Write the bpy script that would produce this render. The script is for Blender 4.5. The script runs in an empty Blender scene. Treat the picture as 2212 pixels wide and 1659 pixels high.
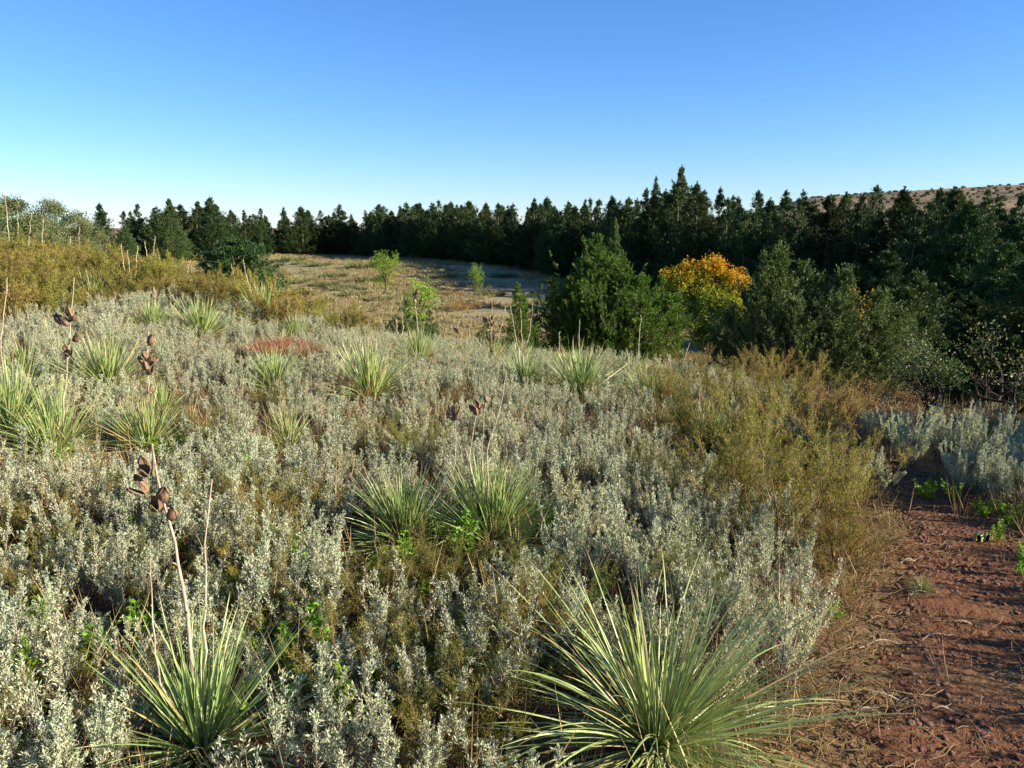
import bpy, math, random
import numpy as np
rng = np.random.default_rng(11); random.seed(11)
R = math.radians
scene = bpy.context.scene
COL = scene.collection

# ------------------------------------------------------------------ view geometry (photo frame 2212 x 1659)
FPX, CX, CY, PITCH, EYE = 1736.0, 1106.0, 829.5, R(11.0), 1.6
def ray(px, py):
    u = (px - CX) / FPX; v = (CY - py) / FPX
    return np.array([u, math.cos(PITCH) + v * math.sin(PITCH), -math.sin(PITCH) + v * math.cos(PITCH)])
def project(x, y, z):
    dz = z - EYE
    d = y * math.cos(PITCH) - dz * math.sin(PITCH)
    v = (y * math.sin(PITCH) + dz * math.cos(PITCH)) / d
    return CX + FPX * x / d, CY - FPX * v

# ------------------------------------------------------------------ terrain
def sstep(x, a, b):
    t = np.clip((x - a) / (b - a), 0, 1); return t * t * (3 - 2 * t)
_ph = np.random.default_rng(5).uniform(0, 6.283, (6, 4)); _an = np.random.default_rng(6).uniform(0, 6.283, 6)
def wav(x, y, s, seed=0):
    o = 0
    for i in range(6):
        a = _an[(i + seed) % 6] + seed; k = 6.283 / s * (0.6 + 0.28 * i)
        o = o + np.sin((x * math.cos(a) + y * math.sin(a)) * k + _ph[i, seed % 4]) / (1 + .5 * i)
    return o / 3
CA = [-180, -90, -50, -32, -22, -17, -9.8, 0, 18, 32, 60, 90, 180]; CC = [40, 40, 30, 24, 19, 15.5, 11.8, 10.6, 9.0, 9.0, 12, 18, 40]
def h(x, y):
    x = np.asarray(x, float); y = np.asarray(y, float)
    r = np.hypot(x, y) + 1e-6; ang = np.degrees(np.arctan2(x, y))
    c = np.interp(ang, CA, CC)
    base = -0.035 * np.clip(x, 0, 10) + .078 * np.clip(-x - 1.2, 0, 14) - .004 * r
    d = np.clip((r - c) / 1.3, -30, 60)
    near = base - 0.21 * 1.3 * np.log1p(np.exp(d)) + .035 * wav(x, y, 2.6, 1) + .012 * wav(x, y, .8, 2)
    V = np.interp(r, [0, 30, 60, 75, 100, 140, 200, 400, 3000], [-5, -5, -4.5, -4.3, -3.8, -2.9, -2.2, -1.5, 0])
    V = V - 0.9 * sstep(x, 0, 28) * (1 - sstep(r, 70, 130)) + 0.22 * wav(x, y, 26, 3) * sstep(r, 25, 60) + .07 * wav(x, y, 7, 2)
    V = V + .5 * np.exp(-(((x + 26) / 16) ** 2 + ((y - 112) / 12) ** 2))
    hill = np.interp(ang, [-180, 10, 16, 20, 26, 32, 45, 90, 180], [0, 0, 20, 42, 50, 57, 64, 60, 0]) * sstep(r, 420, 1250)
    hill = hill * (1 + .05 * wav(x, y, 420, 1))
    far = V + hill
    k = 0.5
    return near + (np.logaddexp(0, (far - near) / k)) * k
def hz(x, y): return float(h(x, y))
def ground_at(px, py, rmax=400):
    d = ray(px, py); t = .8 * 1.004 ** np.arange(int(math.log(rmax / .8) / math.log(1.004)))
    k = np.nonzero(EYE + d[2] * t < h(d[0] * t, d[1] * t))[0]; p = d * (t[k[0]] if len(k) else t[-1])
    return np.array([p[0], p[1], hz(p[0], p[1])])
def at_r(px, r):
    u = (px - CX) / FPX / 1.0187; y = r / math.hypot(1, u)
    return np.array([u * y, y, hz(u * y, y)])
def at_depth(px, py, y):
    d = ray(px, py); t = y / d[1]; return np.array([d[0] * t, y, EYE + d[2] * t])

# ------------------------------------------------------------------ helpers
def tag(o, label=None, cat=None, group=None, kind=None):
    if label: o['label'] = label
    if cat: o['category'] = cat
    if group: o['group'] = group
    if kind: o['kind'] = kind
    return o
def empty(name, loc, rz=0, sc=1):
    o = bpy.data.objects.new(name, None); COL.objects.link(o)
    o.location = [float(v) for v in loc]; o.rotation_euler = (0, 0, rz); o.scale = (sc,) * 3
    o.empty_display_size = .2
    return o
class MB:
    """collects vertices / quads / a per-vertex random value / material slots"""
    def __init__(s): s.v = []; s.f = []; s.a = []; s.m = []; s.n = 0
    def add(s, v, f, a=None, m=0):
        v = np.asarray(v, np.float32).reshape(-1, 3); f = np.asarray(f, np.int64).reshape(-1, 4)
        s.v.append(v); s.f.append(f + s.n); s.n += len(v)
        s.a.append(np.full(len(v), .5, np.float32) if a is None else np.broadcast_to(np.asarray(a, np.float32), (len(v),)))
        s.m.append(np.full(len(f), m, np.int32))
    def leaves(s, P, D, L, W, a, m=0, nrm=None):
        """diamond leaf quads: base, side, tip, side"""
        n = len(P); D = D / (np.linalg.norm(D, axis=1, keepdims=True) + 1e-9)
        q = rng.normal(size=(n, 3)) if nrm is None else nrm
        S = np.cross(D, q); S /= (np.linalg.norm(S, axis=1, keepdims=True) + 1e-9)
        L = np.broadcast_to(L, (n,))[:, None]; W = np.broadcast_to(W, (n,))[:, None]
        N = np.cross(S, D)
        V = np.stack([P, P + D * L * .45 + S * W * .5, P + D * L + N * L * .08, P + D * L * .5 - S * W * .5], 1)
        F = np.arange(n * 4).reshape(n, 4)
        s.add(V.reshape(-1, 3), F, np.repeat(np.broadcast_to(a, (n,)), 4), m)
    def tube(s, pts, rad, k=4, a=.5, m=0):
        pts = np.asarray(pts, float); n = len(pts); rad = np.broadcast_to(rad, (n,))
        T = np.gradient(pts, axis=0); T /= np.linalg.norm(T, axis=1, keepdims=True) + 1e-9
        ref = np.array([.31, .95, .12]) if abs(T[0][2]) > .6 else np.array([0, 0, 1.])
        A = np.cross(T, ref); A /= np.linalg.norm(A, axis=1, keepdims=True) + 1e-9
        B = np.cross(T, A); th = np.arange(k) * 2 * math.pi / k
        V = pts[:, None] + rad[:, None, None] * (np.cos(th)[None, :, None] * A[:, None] + np.sin(th)[None, :, None] * B[:, None])
        i = np.arange(n - 1)[:, None] * k; j = np.arange(k)[None]; j2 = (j + 1) % k
        F = np.stack([i + j, i + j2, i + k + j2, i + k + j], -1).reshape(-1, 4)
        s.add(V.reshape(-1, 3), F, a, m)
    def mesh(s, name, mats, smooth=False):
        v = np.concatenate(s.v); f = np.concatenate(s.f); a = np.concatenate(s.a); m = np.concatenate(s.m)
        me = bpy.data.meshes.new(name)
        me.vertices.add(len(v)); me.vertices.foreach_set('co', v.ravel())
        me.loops.add(len(f) * 4); me.loops.foreach_set('vertex_index', f.ravel().astype(np.int32))
        me.polygons.add(len(f)); me.polygons.foreach_set('loop_start', (np.arange(len(f)) * 4).astype(np.int32))
        me.polygons.foreach_set('material_index', m)
        if smooth: me.polygons.foreach_set('use_smooth', np.ones(len(f), bool))
        at = me.attributes.new('v', 'FLOAT', 'POINT'); at.data.foreach_set('value', a)
        for mt in mats: me.materials.append(mt)
        me.update(calc_edges=True); return me
def link(name, me, parent=None):
    o = bpy.data.objects.new(name, me); COL.objects.link(o)
    if parent: o.parent = parent
    return o
def copy_tree(o, parent=None):
    c = o.copy(); COL.objects.link(c); c.parent = parent
    for ch in list(o.children): copy_tree(ch, c)
    return c

# ------------------------------------------------------------------ materials
def newmat(name):
    m = bpy.data.materials.new(name); m.use_nodes = True; nt = m.node_tree; nt.nodes.clear()
    out = nt.nodes.new('ShaderNodeOutputMaterial'); return m, nt, out
def ramp(nt, stops, fac):
    r = nt.nodes.new('ShaderNodeValToRGB'); e = r.color_ramp.elements
    while len(e) < len(stops): e.new(.5)
    for i, (p, c) in enumerate(stops): e[i].position = p; e[i].color = (*c, 1)
    nt.links.new(fac, r.inputs[0]); return r.outputs[0]
def noise(nt, scale, detail=4, coord=None, rough=.6):
    n = nt.nodes.new('ShaderNodeTexNoise'); n.inputs['Scale'].default_value = scale
    n.inputs['Detail'].default_value = detail; n.inputs['Roughness'].default_value = rough
    if coord is not None: nt.links.new(coord, n.inputs['Vector'])
    return n.outputs[0]
def mixc(nt, f, a, b, mode='MIX'):
    m = nt.nodes.new('ShaderNodeMix'); m.data_type = 'RGBA'; m.blend_type = mode
    for s, val in ((m.inputs[0], f), (m.inputs[6], a), (m.inputs[7], b)):
        if isinstance(val, (int, float)): s.default_value = val
        elif isinstance(val, tuple): s.default_value = (*val, 1)
        else: nt.links.new(val, s)
    return m.outputs[2]
def math_(nt, op, a, b=None, c=None):
    m = nt.nodes.new('ShaderNodeMath'); m.operation = op; m.use_clamp = False
    for i, val in enumerate((a, b, c)):
        if val is None: continue
        if isinstance(val, (int, float)): m.inputs[i].default_value = val
        else: nt.links.new(val, m.inputs[i])
    return m.outputs[0]
def mrange(nt, v, a, b):
    m = nt.nodes.new('ShaderNodeMapRange'); m.inputs[1].default_value = a; m.inputs[2].default_value = b
    m.interpolation_type = 'SMOOTHSTEP'; nt.links.new(v, m.inputs[0]); return m.outputs[0]
def leafmat(name, stops, trans=.25, rough=.65, spec=.15, objvar=.25, tcol=None, huevar=.03):
    m, nt, out = newmat(name)
    at = nt.nodes.new('ShaderNodeAttribute'); at.attribute_name = 'v'
    c = ramp(nt, stops, at.outputs['Fac'])
    oi = nt.nodes.new('ShaderNodeObjectInfo')
    hs = nt.nodes.new('ShaderNodeHueSaturation')
    val = math_(nt, 'MULTIPLY_ADD', oi.outputs['Random'], objvar, 1 - objvar / 2)
    nt.links.new(val, hs.inputs['Value']); nt.links.new(c, hs.inputs['Color'])
    nt.links.new(math_(nt, 'MULTIPLY_ADD', math_(nt, 'FRACT', math_(nt, 'MULTIPLY', oi.outputs['Random'], 7.31)), huevar, .5 - huevar / 2), hs.inputs['Hue'])
    c = hs.outputs[0]
    p = nt.nodes.new('ShaderNodeBsdfPrincipled'); p.inputs['Roughness'].default_value = rough
    p.inputs['Specular IOR Level'].default_value = spec; nt.links.new(c, p.inputs['Base Color'])
    if trans > 0:
        t = nt.nodes.new('ShaderNodeBsdfTranslucent')
        nt.links.new(mixc(nt, 1.0, c, tcol or (1, 1, .7), 'MULTIPLY'), t.inputs['Color'])
        mx = nt.nodes.new('ShaderNodeMixShader'); mx.inputs[0].default_value = trans
        nt.links.new(p.outputs[0], mx.inputs[1]); nt.links.new(t.outputs[0], mx.inputs[2])
        nt.links.new(mx.outputs[0], out.inputs[0])
    else: nt.links.new(p.outputs[0], out.inputs[0])
    return m
def barkmat(name, c1, c2, scale=30, rough=.85):
    m, nt, out = newmat(name)
    tc = nt.nodes.new('ShaderNodeTexCoord')
    mp = nt.nodes.new('ShaderNodeMapping'); mp.inputs['Scale'].default_value = (1, 1, .25)
    nt.links.new(tc.outputs['Object'], mp.inputs[0])
    n = noise(nt, scale, 4, mp.outputs[0])
    c = ramp(nt, [(.35, c1), (.65, c2)], n)
    p = nt.nodes.new('ShaderNodeBsdfPrincipled'); p.inputs['Roughness'].default_value = rough
    p.inputs['Specular IOR Level'].default_value = .2
    nt.links.new(c, p.inputs['Base Color'])
    b = nt.nodes.new('ShaderNodeBump'); b.inputs['Strength'].default_value = .5; b.inputs['Distance'].default_value = .01
    nt.links.new(n, b.inputs['Height']); nt.links.new(b.outputs[0], p.inputs['Normal'])
    nt.links.new(p.outputs[0], out.inputs[0]); return m

M = {}
M['sage'] = leafmat('sage leaf', [(0, (.28, .30, .17)), (.5, (.47, .49, .305)), (1, (.63, .64, .45))], .2, .75, .15, .3, None, .04)
M['sagestem'] = leafmat('sage stem', [(0, (.10, .062, .045)), (1, (.26, .19, .145))], 0, .8, .1, .3)
M['ochre'] = leafmat('sand sage foliage', [(0, (.16, .15, .025)), (.55, (.275, .235, .055)), (1, (.41, .32, .10))], .3, .7, .1, .5, None, .045)
M['olive'] = leafmat('olive bush foliage', [(0, (.10, .12, .022)), (.55, (.20, .21, .045)), (1, (.33, .31, .08))], .3, .7, .1, .4, None, .04)
M['ochrestem'] = leafmat('sand sage twig', [(0, (.13, .075, .045)), (1, (.24, .15, .09))], 0, .8, .1, .3)
M['yucca'] = leafmat('yucca leaf', [(0, (.17, .235, .065)), (.45, (.33, .42, .12)), (.82, (.49, .55, .23)), (.87, (.46, .36, .13)), (1, (.50, .36, .16))], .15, .42, .5, .15)
M['yuccadead'] = leafmat('dead yucca leaf', [(0, (.20, .14, .085)), (1, (.45, .36, .25))], .1, .7, .2, .2)
M['forb'] = leafmat('green forb leaf', [(0, (.10, .22, .015)), (1, (.26, .42, .035))], .35, .5, .3, .3)
M['grass'] = leafmat('dry grass', [(0, (.15, .085, .04)), (.4, (.30, .20, .09)), (.72, (.44, .33, .16)), (.76, (.15, .2, .05)), (1, (.20, .25, .06))], .2, .7, .15, .3)
M['meadow'] = leafmat('meadow grass', [(0, (.14, .16, .06)), (.35, (.25, .24, .11)), (.6, (.39, .30, .14)), (1, (.43, .31, .17))], .25, .7, .1, .5)
M['russet'] = leafmat('russet leaf', [(0, (.17, .11, .05)), (.5, (.30, .18, .075)), (1, (.46, .27, .08))], .3, .6, .2, .4)
M['rust'] = leafmat('rust grass', [(0, (.22, .10, .05)), (1, (.42, .21, .11))], .2, .7, .2, .2)
M['cedar'] = leafmat('cedar foliage', [(0, (.024, .050, .016)), (.6, (.052, .084, .024)), (1, (.105, .13, .036))], .12, .65, .2, .75, (1, 1, .6), .05)
M['cedarbright'] = leafmat('bright cedar foliage', [(0, (.04, .085, .010)), (.6, (.10, .17, .016)), (.93, (.21, .26, .03)), (1, (.25, .19, .04))], .12, .6, .2, .2, (1, 1, .5))
M['cedarolive'] = leafmat('olive cedar foliage', [(0, (.032, .066, .018)), (.6, (.095, .145, .034)), (1, (.20, .22, .06))], .1, .65, .2, .3, (1, 1, .6))
M['yellowtree'] = leafmat('yellow green foliage', [(0, (.12, .22, .025)), (1, (.32, .40, .05))], .3, .6, .2, .3)
M['autumn'] = leafmat('autumn leaf', [(0, (.05, .10, .01)), (.4, (.17, .23, .02)), (.62, (.42, .37, .03)), (.84, (.60, .33, .02)), (1, (.58, .15, .012))], .35, .55, .2, .1, (1, .95, .6))
M['broad'] = leafmat('broadleaf foliage', [(0, (.06, .095, .03)), (.6, (.13, .155, .055)), (1, (.26, .21, .12))], .15, .6, .2, .3)
M['pale'] = leafmat('pale foliage', [(0, (.16, .20, .10)), (1, (.32, .33, .19))], .15, .6, .2, .2)
M['sumac'] = leafmat('sumac leaf', [(0, (.045, .085, .02)), (.7, (.11, .15, .035)), (.8, (.45, .35, .25)), (1, (.55, .47, .33))], .25, .6, .2, .1)
M['bark'] = barkmat('cedar bark', (.07, .045, .03), (.20, .14, .10), 12)
M['darkbark'] = barkmat('twisted bark', (.02, .015, .012), (.09, .065, .05), 25)
M['stalk'] = barkmat('yucca stalk', (.30, .22, .14), (.52, .42, .30), 60)
M['pod'] = barkmat('seed pod shell', (.05, .028, .018), (.32, .20, .115), 90, .7)
M['podin'] = barkmat('seed pod inside', (.09, .055, .035), (.24, .16, .10), 60)
M['stone'] = barkmat('red stone', (.10, .05, .035), (.28, .15, .10), 20)
M['cactus'] = barkmat('cactus pad', (.25, .30, .10), (.42, .42, .18), 30)

def groundmat(name, path=False):
    m, nt, out = newmat(name)
    g = nt.nodes.new('ShaderNodeNewGeometry'); pos = g.outputs['Position']
    ln = nt.nodes.new('ShaderNodeVectorMath'); ln.operation = 'LENGTH'; nt.links.new(pos, ln.inputs[0]); dist = ln.outputs['Value']
    n1 = noise(nt, 1.7, 6, pos); n2 = noise(nt, 28, 5, pos, .7); n3 = noise(nt, 140, 3, pos, .7)
    soil = ramp(nt, [(.30, (.10, .045, .022)), (.5, (.17, .070, .032)), (.68, (.27, .13, .062))], n2)
    soil2 = ramp(nt, [(.35, (.075, .035, .02)), (.62, (.22, .10, .05)), (.75, (.36, .23, .13))], n3)
    soil = mixc(nt, .45, soil, soil2)
    lit = ramp(nt, [(.3, (.10, .058, .026)), (.7, (.29, .185, .08))], n3)
    if path: near = mixc(nt, mrange(nt, n1, .52, .72), soil, lit)
    else: near = mixc(nt, mrange(nt, n1, .34, .5), soil, lit)
    if path: col = near
    else:
        a = noise(nt, .11, 5, pos); b = noise(nt, .045, 4, pos); c = noise(nt, 1.3, 6, pos, .75)
        tan = ramp(nt, [(.3, (.24, .18, .09)), (.5, (.34, .265, .14)), (.7, (.40, .31, .18))], c)
        grn = ramp(nt, [(.3, (.13, .15, .05)), (.7, (.25, .27, .12))], c)
        pnk = ramp(nt, [(.3, (.22, .135, .07)), (.7, (.37, .25, .14))], c)
        mead = mixc(nt, mrange(nt, a, .5, .62), tan, grn)
        mead = mixc(nt, mrange(nt, b, .52, .6), mead, pnk)
        ha = noise(nt, .02, 6, pos, .65); hb = noise(nt, .05, 5, pos, .7)
        hill = ramp(nt, [(.38, (.13, .10, .055)), (.5, (.25, .17, .09)), (.66, (.34, .25, .14))], ha)
        hill = mixc(nt, mrange(nt, hb, .56, .66), hill, (.10, .09, .055))
        col = mixc(nt, mrange(nt, dist, 14, 26), near, mead)
        col = mixc(nt, mrange(nt, dist, 250, 450), col, hill)
    p = nt.nodes.new('ShaderNodeBsdfPrincipled'); p.inputs['Roughness'].default_value = .95
    p.inputs['Specular IOR Level'].default_value = .1; nt.links.new(col, p.inputs['Base Color'])
    b = nt.nodes.new('ShaderNodeBump'); b.inputs['Strength'].default_value = .8; b.inputs['Distance'].default_value = .02
    nt.links.new(n2, b.inputs['Height']); nt.links.new(b.outputs[0], p.inputs['Normal'])
    nt.links.new(p.outputs[0], out.inputs[0]); return m
M['ground'] = groundmat('prairie ground'); M['path'] = groundmat('red dirt', True)

# ------------------------------------------------------------------ ground sheet
ang = np.concatenate([np.arange(-50, 50, .42), np.arange(50, 310, 4.0)]); na = len(ang)
rr = np.concatenate([[.02, .3], .5 * 1.024 ** np.arange(0, 372)]); nr = len(rr)
AA, RR = np.meshgrid(np.radians(ang), rr); X = np.sin(AA) * RR; Y = np.cos(AA) * RR; Z = h(X, Y)
i = np.arange(nr - 1)[:, None] * na; j = np.arange(na)[None]; j2 = (j + 1) % na
F = np.stack([i + j, i + na + j, i + na + j2, i + j2], -1).reshape(-1, 4)[:, ::-1]
b = MB(); b.add(np.stack([X, Y, Z], -1).reshape(-1, 3), F)
tag(link('ground', b.mesh('ground', [M['ground']], True)), 'grassy slope, valley meadow and distant brown hills', kind='structure')

# ------------------------------------------------------------------ path
PC = [(2330, 1900, .68), (2265, 1659, .62), (2160, 1400, .50), (2090, 1200, .37), (2030, 1100, .25), (1960, 1035, .20), (1880, 990, .2), (1800, 955, .2), (1740, 930, .2)]
pcl = [(*ground_at(a, b_)[:2], w) for a, b_, w in PC]; pcl = np.array(pcl)
tt = np.linspace(0, len(pcl) - 1, 420)
pc = np.stack([np.interp(tt, np.arange(len(pcl)), pcl[:, k]) for k in range(3)], 1)
for k in range(3):
    pad = np.pad(pc[:, k], 20, mode='edge'); pc[:, k] = np.convolve(pad, np.ones(41) / 41, 'valid')
def path_d(x, y):
    d = np.hypot(pc[:, 0] - x, pc[:, 1] - y); k = int(d.argmin()); return d[k] / pc[k, 2]
T = np.gradient(pc[:, :2], axis=0); T /= np.linalg.norm(T, axis=1, keepdims=True); Nn = np.stack([-T[:, 1], T[:, 0]], 1)
uu = np.linspace(-1, 1, 90)
edge = 1 + .12 * np.sin(tt * 9) + .08 * np.sin(tt * 23 + 1)
Xp = pc[:, 0:1] + Nn[:, 0:1] * uu * (pc[:, 2] * edge)[:, None]; Yp = pc[:, 1:2] + Nn[:, 1:2] * uu * (pc[:, 2] * edge)[:, None]
fade = (1 - np.abs(uu) ** 6)[None]
Zp = h(Xp, Yp) + .006 + fade * (.010 * wav(Xp, Yp, .45, 1) + .003 * wav(Xp, Yp, .09, 2) + .0022 * rng.normal(size=Xp.shape) + .010) - .05 * (1 - fade)
nu = len(uu); i = np.arange(len(tt) - 1)[:, None] * nu; j = np.arange(nu - 1)[None]
F = np.stack([i + j, i + j + 1, i + nu + j + 1, i + nu + j], -1).reshape(-1, 4)[:, ::-1]
b = MB(); b.add(np.stack([Xp, Yp, Zp], -1).reshape(-1, 3), F)
tag(link('path', b.mesh('path', [M['path']], True)), 'red dirt footpath with gravel', kind='structure')

# ------------------------------------------------------------------ plant meshes
def unit(v): return v / (np.linalg.norm(v, axis=-1, keepdims=True) + 1e-9)
def sage_mesh(nsp, rad, H, dens=1.0, leafs=1.0):
    b = MB()
    for s in range(nsp):
        a = rng.uniform(0, 6.283); r0 = rad * .45 * math.sqrt(rng.random()); hh = H * rng.uniform(.45, 1.12)
        lean = rng.uniform(.05, .6); top = np.array([math.cos(a) * (r0 + lean * hh * .6), math.sin(a) * (r0 + lean * hh * .6), hh])
        bot = np.array([math.cos(a) * r0 * .4, math.sin(a) * r0 * .4, -.03])
        mid = (top + bot) / 2 + np.array([math.cos(a), math.sin(a), 0]) * hh * .07 + rng.normal(size=3) * .015
        t = np.linspace(0, 1, 6)[:, None]
        pts = (1 - t) ** 2 * bot + 2 * t * (1 - t) * mid + t * t * top
        b.tube(pts, np.linspace(.0032, .0012, 6), 3, rng.random(), 1)
        # bare dead side twigs low down
        for k in range(3):
            t0 = rng.uniform(.1, .5); p0 = (1 - t0) ** 2 * bot + 2 * t0 * (1 - t0) * mid + t0 * t0 * top
            dd = unit(np.array([rng.normal(), rng.normal(), 1.0])); b.tube([p0, p0 + dd * .05, p0 + dd * .1 + [0, 0, .02]], [.0015, .0012, .0008], 3, rng.random(), 1)
        start = rng.uniform(.28, .5)
        def cur(t): return (1 - t) ** 2 * bot + 2 * t * (1 - t) * mid + t * t * top
        nbl = int(rng.uniform(9, 15)); tb_ = start + (1 - start) * np.sort(rng.random(nbl)); n = int(rng.uniform(300, 430) * dens)
        w_ = np.clip(1.1 - (tb_ - start) / (1 - start), .15, 1) * rng.uniform(.3, 1.3, nbl)
        for tb1, wb in zip(tb_, w_):
            m_ = max(6, int(n * .72 * wb / w_.sum())); th = rng.uniform(0, 6.283); p0 = cur(tb1)
            dd = unit(np.array([math.cos(th) * .62, math.sin(th) * .62, rng.uniform(.7, 1.3)])); bl = .062 * wb * leafs * (H / .33) ** .5 + .010
            b.tube([p0, p0 + dd * bl * .6], [.0012, .0008], 3, rng.random(), 1)
            q = rng.random(m_) ** .8; P = p0 + dd * (bl * q)[:, None] + rng.normal(size=(m_, 3)) * (.0052 * (1.2 - q))[:, None]
            D = dd + rng.normal(size=(m_, 3)) * .62
            b.leaves(P, D, rng.uniform(.008, .0155, m_) * leafs, rng.uniform(.0026, .0041, m_) * leafs, np.clip(rng.normal(.47, .2, m_) + rng.normal() * .1, 0, 1))
        m_ = int(n * .3); t = (start + (1 - start) * rng.random(m_) ** .7)[:, None]; th = rng.uniform(0, 6.283, m_)
        D = np.stack([np.cos(th), np.sin(th), rng.uniform(.5, 2.2, m_)], 1)
        b.leaves(cur(t) + rng.normal(size=(m_, 3)) * .003, D, rng.uniform(.008, .0155, m_) * leafs, rng.uniform(.0026, .0041, m_) * leafs, np.clip(rng.normal(.5, .2, m_), 0, 1))
    return b.mesh('sagebrush', [M['sage'], M['sagestem']])
SAGE = [sage_mesh(rng.integers(8, 15), .16, H_) for H_ in (.24, .28, .31, .34, .37, .40, .44, .30)]
SAGEF = [sage_mesh(rng.integers(12, 18), .2, rng.uniform(.20, .34), .6, 1.1) for _ in range(5)]

def ochre_mesh(rad, H, nb=20, dens=1.0, ls=1.0, mat='ochre'):
    b = MB()
    for s in range(nb):
        a = rng.uniform(0, 6.283); el = R(rng.uniform(12, 82)); L = (H / max(math.sin(el), .3)) if math.sin(el) > H / (rad + H) else rad / math.cos(el)
        L = min(L, math.hypot(rad, H) * .95) * rng.uniform(.75, 1.05)
        d = np.array([math.cos(a) * math.cos(el), math.sin(a) * math.cos(el), math.sin(el)])
        t = np.linspace(0, 1, 7)[:, None]
        pts = d * L * t + np.array([0, 0, 1]) * (.12 * L * t * t - .02) + rng.normal(size=(7, 3)) * .012 * t
        b.tube(pts, np.linspace(.006, .0014, 7), 3, rng.random(), 1)
        for k in range(int(11 * dens)):
            t0 = rng.uniform(.3, 1); p0 = np.array([np.interp(t0, t[:, 0], pts[:, q]) for q in range(3)])
            dd = unit(d * .7 + rng.normal(size=3) * .5 + [0, 0, .45]); l2 = rng.uniform(.08, .2) * (1.25 - t0 * .5)
            p1 = p0 + dd * l2; b.tube([p0, (p0 + p1) / 2 + rng.normal(size=3) * .006, p1], [.0018, .0013, .0007], 3, rng.random(), 1)
            n = int(rng.uniform(42, 70)); q = rng.random(n)[:, None]
            P = p0 + (p1 - p0) * q + rng.normal(size=(n, 3)) * .012 * (1.2 - q) * ls
            D = dd + rng.normal(size=(n, 3)) * .55
            b.leaves(P, D, rng.uniform(.012, .026, n) * ls, rng.uniform(.0022, .0042, n) * ls, np.clip(rng.normal(.45, .2, n) + rng.normal() * .12, 0, 1))
    return b.mesh('sand_sage', [M[mat], M['ochrestem']])
OCH = [ochre_mesh(.42, .5, 24) for _ in range(3)]
OLV = [ochre_mesh(.42, .5, 24, mat='olive') for _ in range(2)]
OCHF = [ochre_mesh(.36, .46, 18, .8, 1.7) for _ in range(3)]

def yucca_mesh(n, L, W, droop=.18, fmin=-6, seg=7, dead=.13, topl=88, vmax=.82):
    """stiff narrow V-section blades radiating from a crown"""
    b = MB(); az = rng.uniform(0, 6.283, n) ; el = np.radians(fmin + (topl - fmin) * rng.random(n) ** .85)
    ll = L * rng.uniform(.5, 1.08, n) * np.interp(np.degrees(el), [-10, 15, 60, 88], [.8, 1.0, .92, .78]); w = W * rng.uniform(.75, 1.15, n)
    t = np.linspace(0, 1, seg + 1); hor = np.stack([np.cos(az), np.sin(az), 0 * az], 1)
    D = hor * np.cos(el)[:, None] + np.array([0, 0, 1.]) * np.sin(el)[:, None]
    dr = droop * rng.uniform(.0, 1.7, n) * np.cos(el)
    S = np.stack([-np.sin(az), np.cos(az), 0 * az], 1); side = rng.normal(size=n) * .09
    P = (D[:, None] * t[None, :, None] + np.array([0, 0, -1.]) * (dr[:, None] * t ** 2.2)[..., None] + S[:, None] * (side[:, None] * t ** 2)[..., None]) * ll[:, None, None]
    P = P + (hor * .03 * rng.random(n)[:, None])[:, None] + np.array([0, 0, .02])
    prof = np.interp(t, [0, .12, .5, .85, 1], [.7, 1, .95, .5, .04])
    N = np.cross(D, S); roll = rng.normal(size=n) * .5
    S2 = S * np.cos(roll)[:, None] + N * np.sin(roll)[:, None]; N2 = np.cross(D, S2)
    wl = (w[:, None] * prof)[..., None] * .5
    V = np.stack([P - S2[:, None] * wl - N2[:, None] * wl * .45, P, P + S2[:, None] * wl - N2[:, None] * wl * .45], 2)   # n,seg+1,3,3
    base = np.arange(n)[:, None, None] * (seg + 1) * 3; i = np.arange(seg)[None, :, None] * 3; j = np.arange(2)[None, None]
    F = np.stack([base + i + j, base + i + j + 1, base + i + 3 + j + 1, base + i + 3 + j], -1).reshape(-1, 4)
    v = rng.uniform(.0, vmax, n); low = (el < R(25)); dd = rng.random(n) < np.where(low, dead * 2.2, dead * .5); v[dd] = rng.uniform(.86, 1, dd.sum())
    vv = np.repeat(v, (seg + 1) * 3).reshape(n, seg + 1, 3)
    tipm = rng.random(n) < .45; vv[tipm, -2:, :] = .93
    b.add(V.reshape(-1, 3), F, vv.reshape(-1))
    return b.mesh('yucca_leaves', [M['yucca']], True)
def dead_mesh(n, L):
    b = MB(); az = rng.uniform(0, 6.283, n)
    for k in range(n):
        d = np.array([math.cos(az[k]), math.sin(az[k]), 0]); l = L * rng.uniform(.5, 1); u = rng.uniform(.0, .3)
        t = np.linspace(0, 1, 5)[:, None]; s = np.array([-d[1], d[0], 0]) * .005
        P = d * l * t + np.array([0, 0, 1]) * (.05 + u * l * t - (u * l + .045) * t ** 2) + rng.normal(size=(5, 3)) * .008
        V = np.stack([P - s * (1 - t * .8), P + s * (1 - t * .8)], 1).reshape(-1, 3)
        F = [[2 * q, 2 * q + 1, 2 * q + 3, 2 * q + 2] for q in range(4)]
        b.add(V, F, rng.random())
    return b.mesh('dead_leaves', [M['yuccadead']])
YV = [yucca_mesh(360, .5, .0062, vmax=.55), yucca_mesh(300, .46, .0062, .3, vmax=.5), yucca_mesh(400, .48, .006, .14, vmax=.6), yucca_mesh(280, .5, .0062, .34, vmax=.55)]
YBIG = yucca_mesh(560, .86, .0078, .42, -10, 9, .10, 74)
YBIG2 = yucca_mesh(300, .56, .0075, .18, -8, 8, .16)
YFINE = [yucca_mesh(780, .45, .0055, .2, -20, 7, .10, 88, .45), yucca_mesh(620, .41, .0055, .18, -20, 7, .06, 88, .3)]
YD = [dead_mesh(28, .4), dead_mesh(22, .35)]

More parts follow.
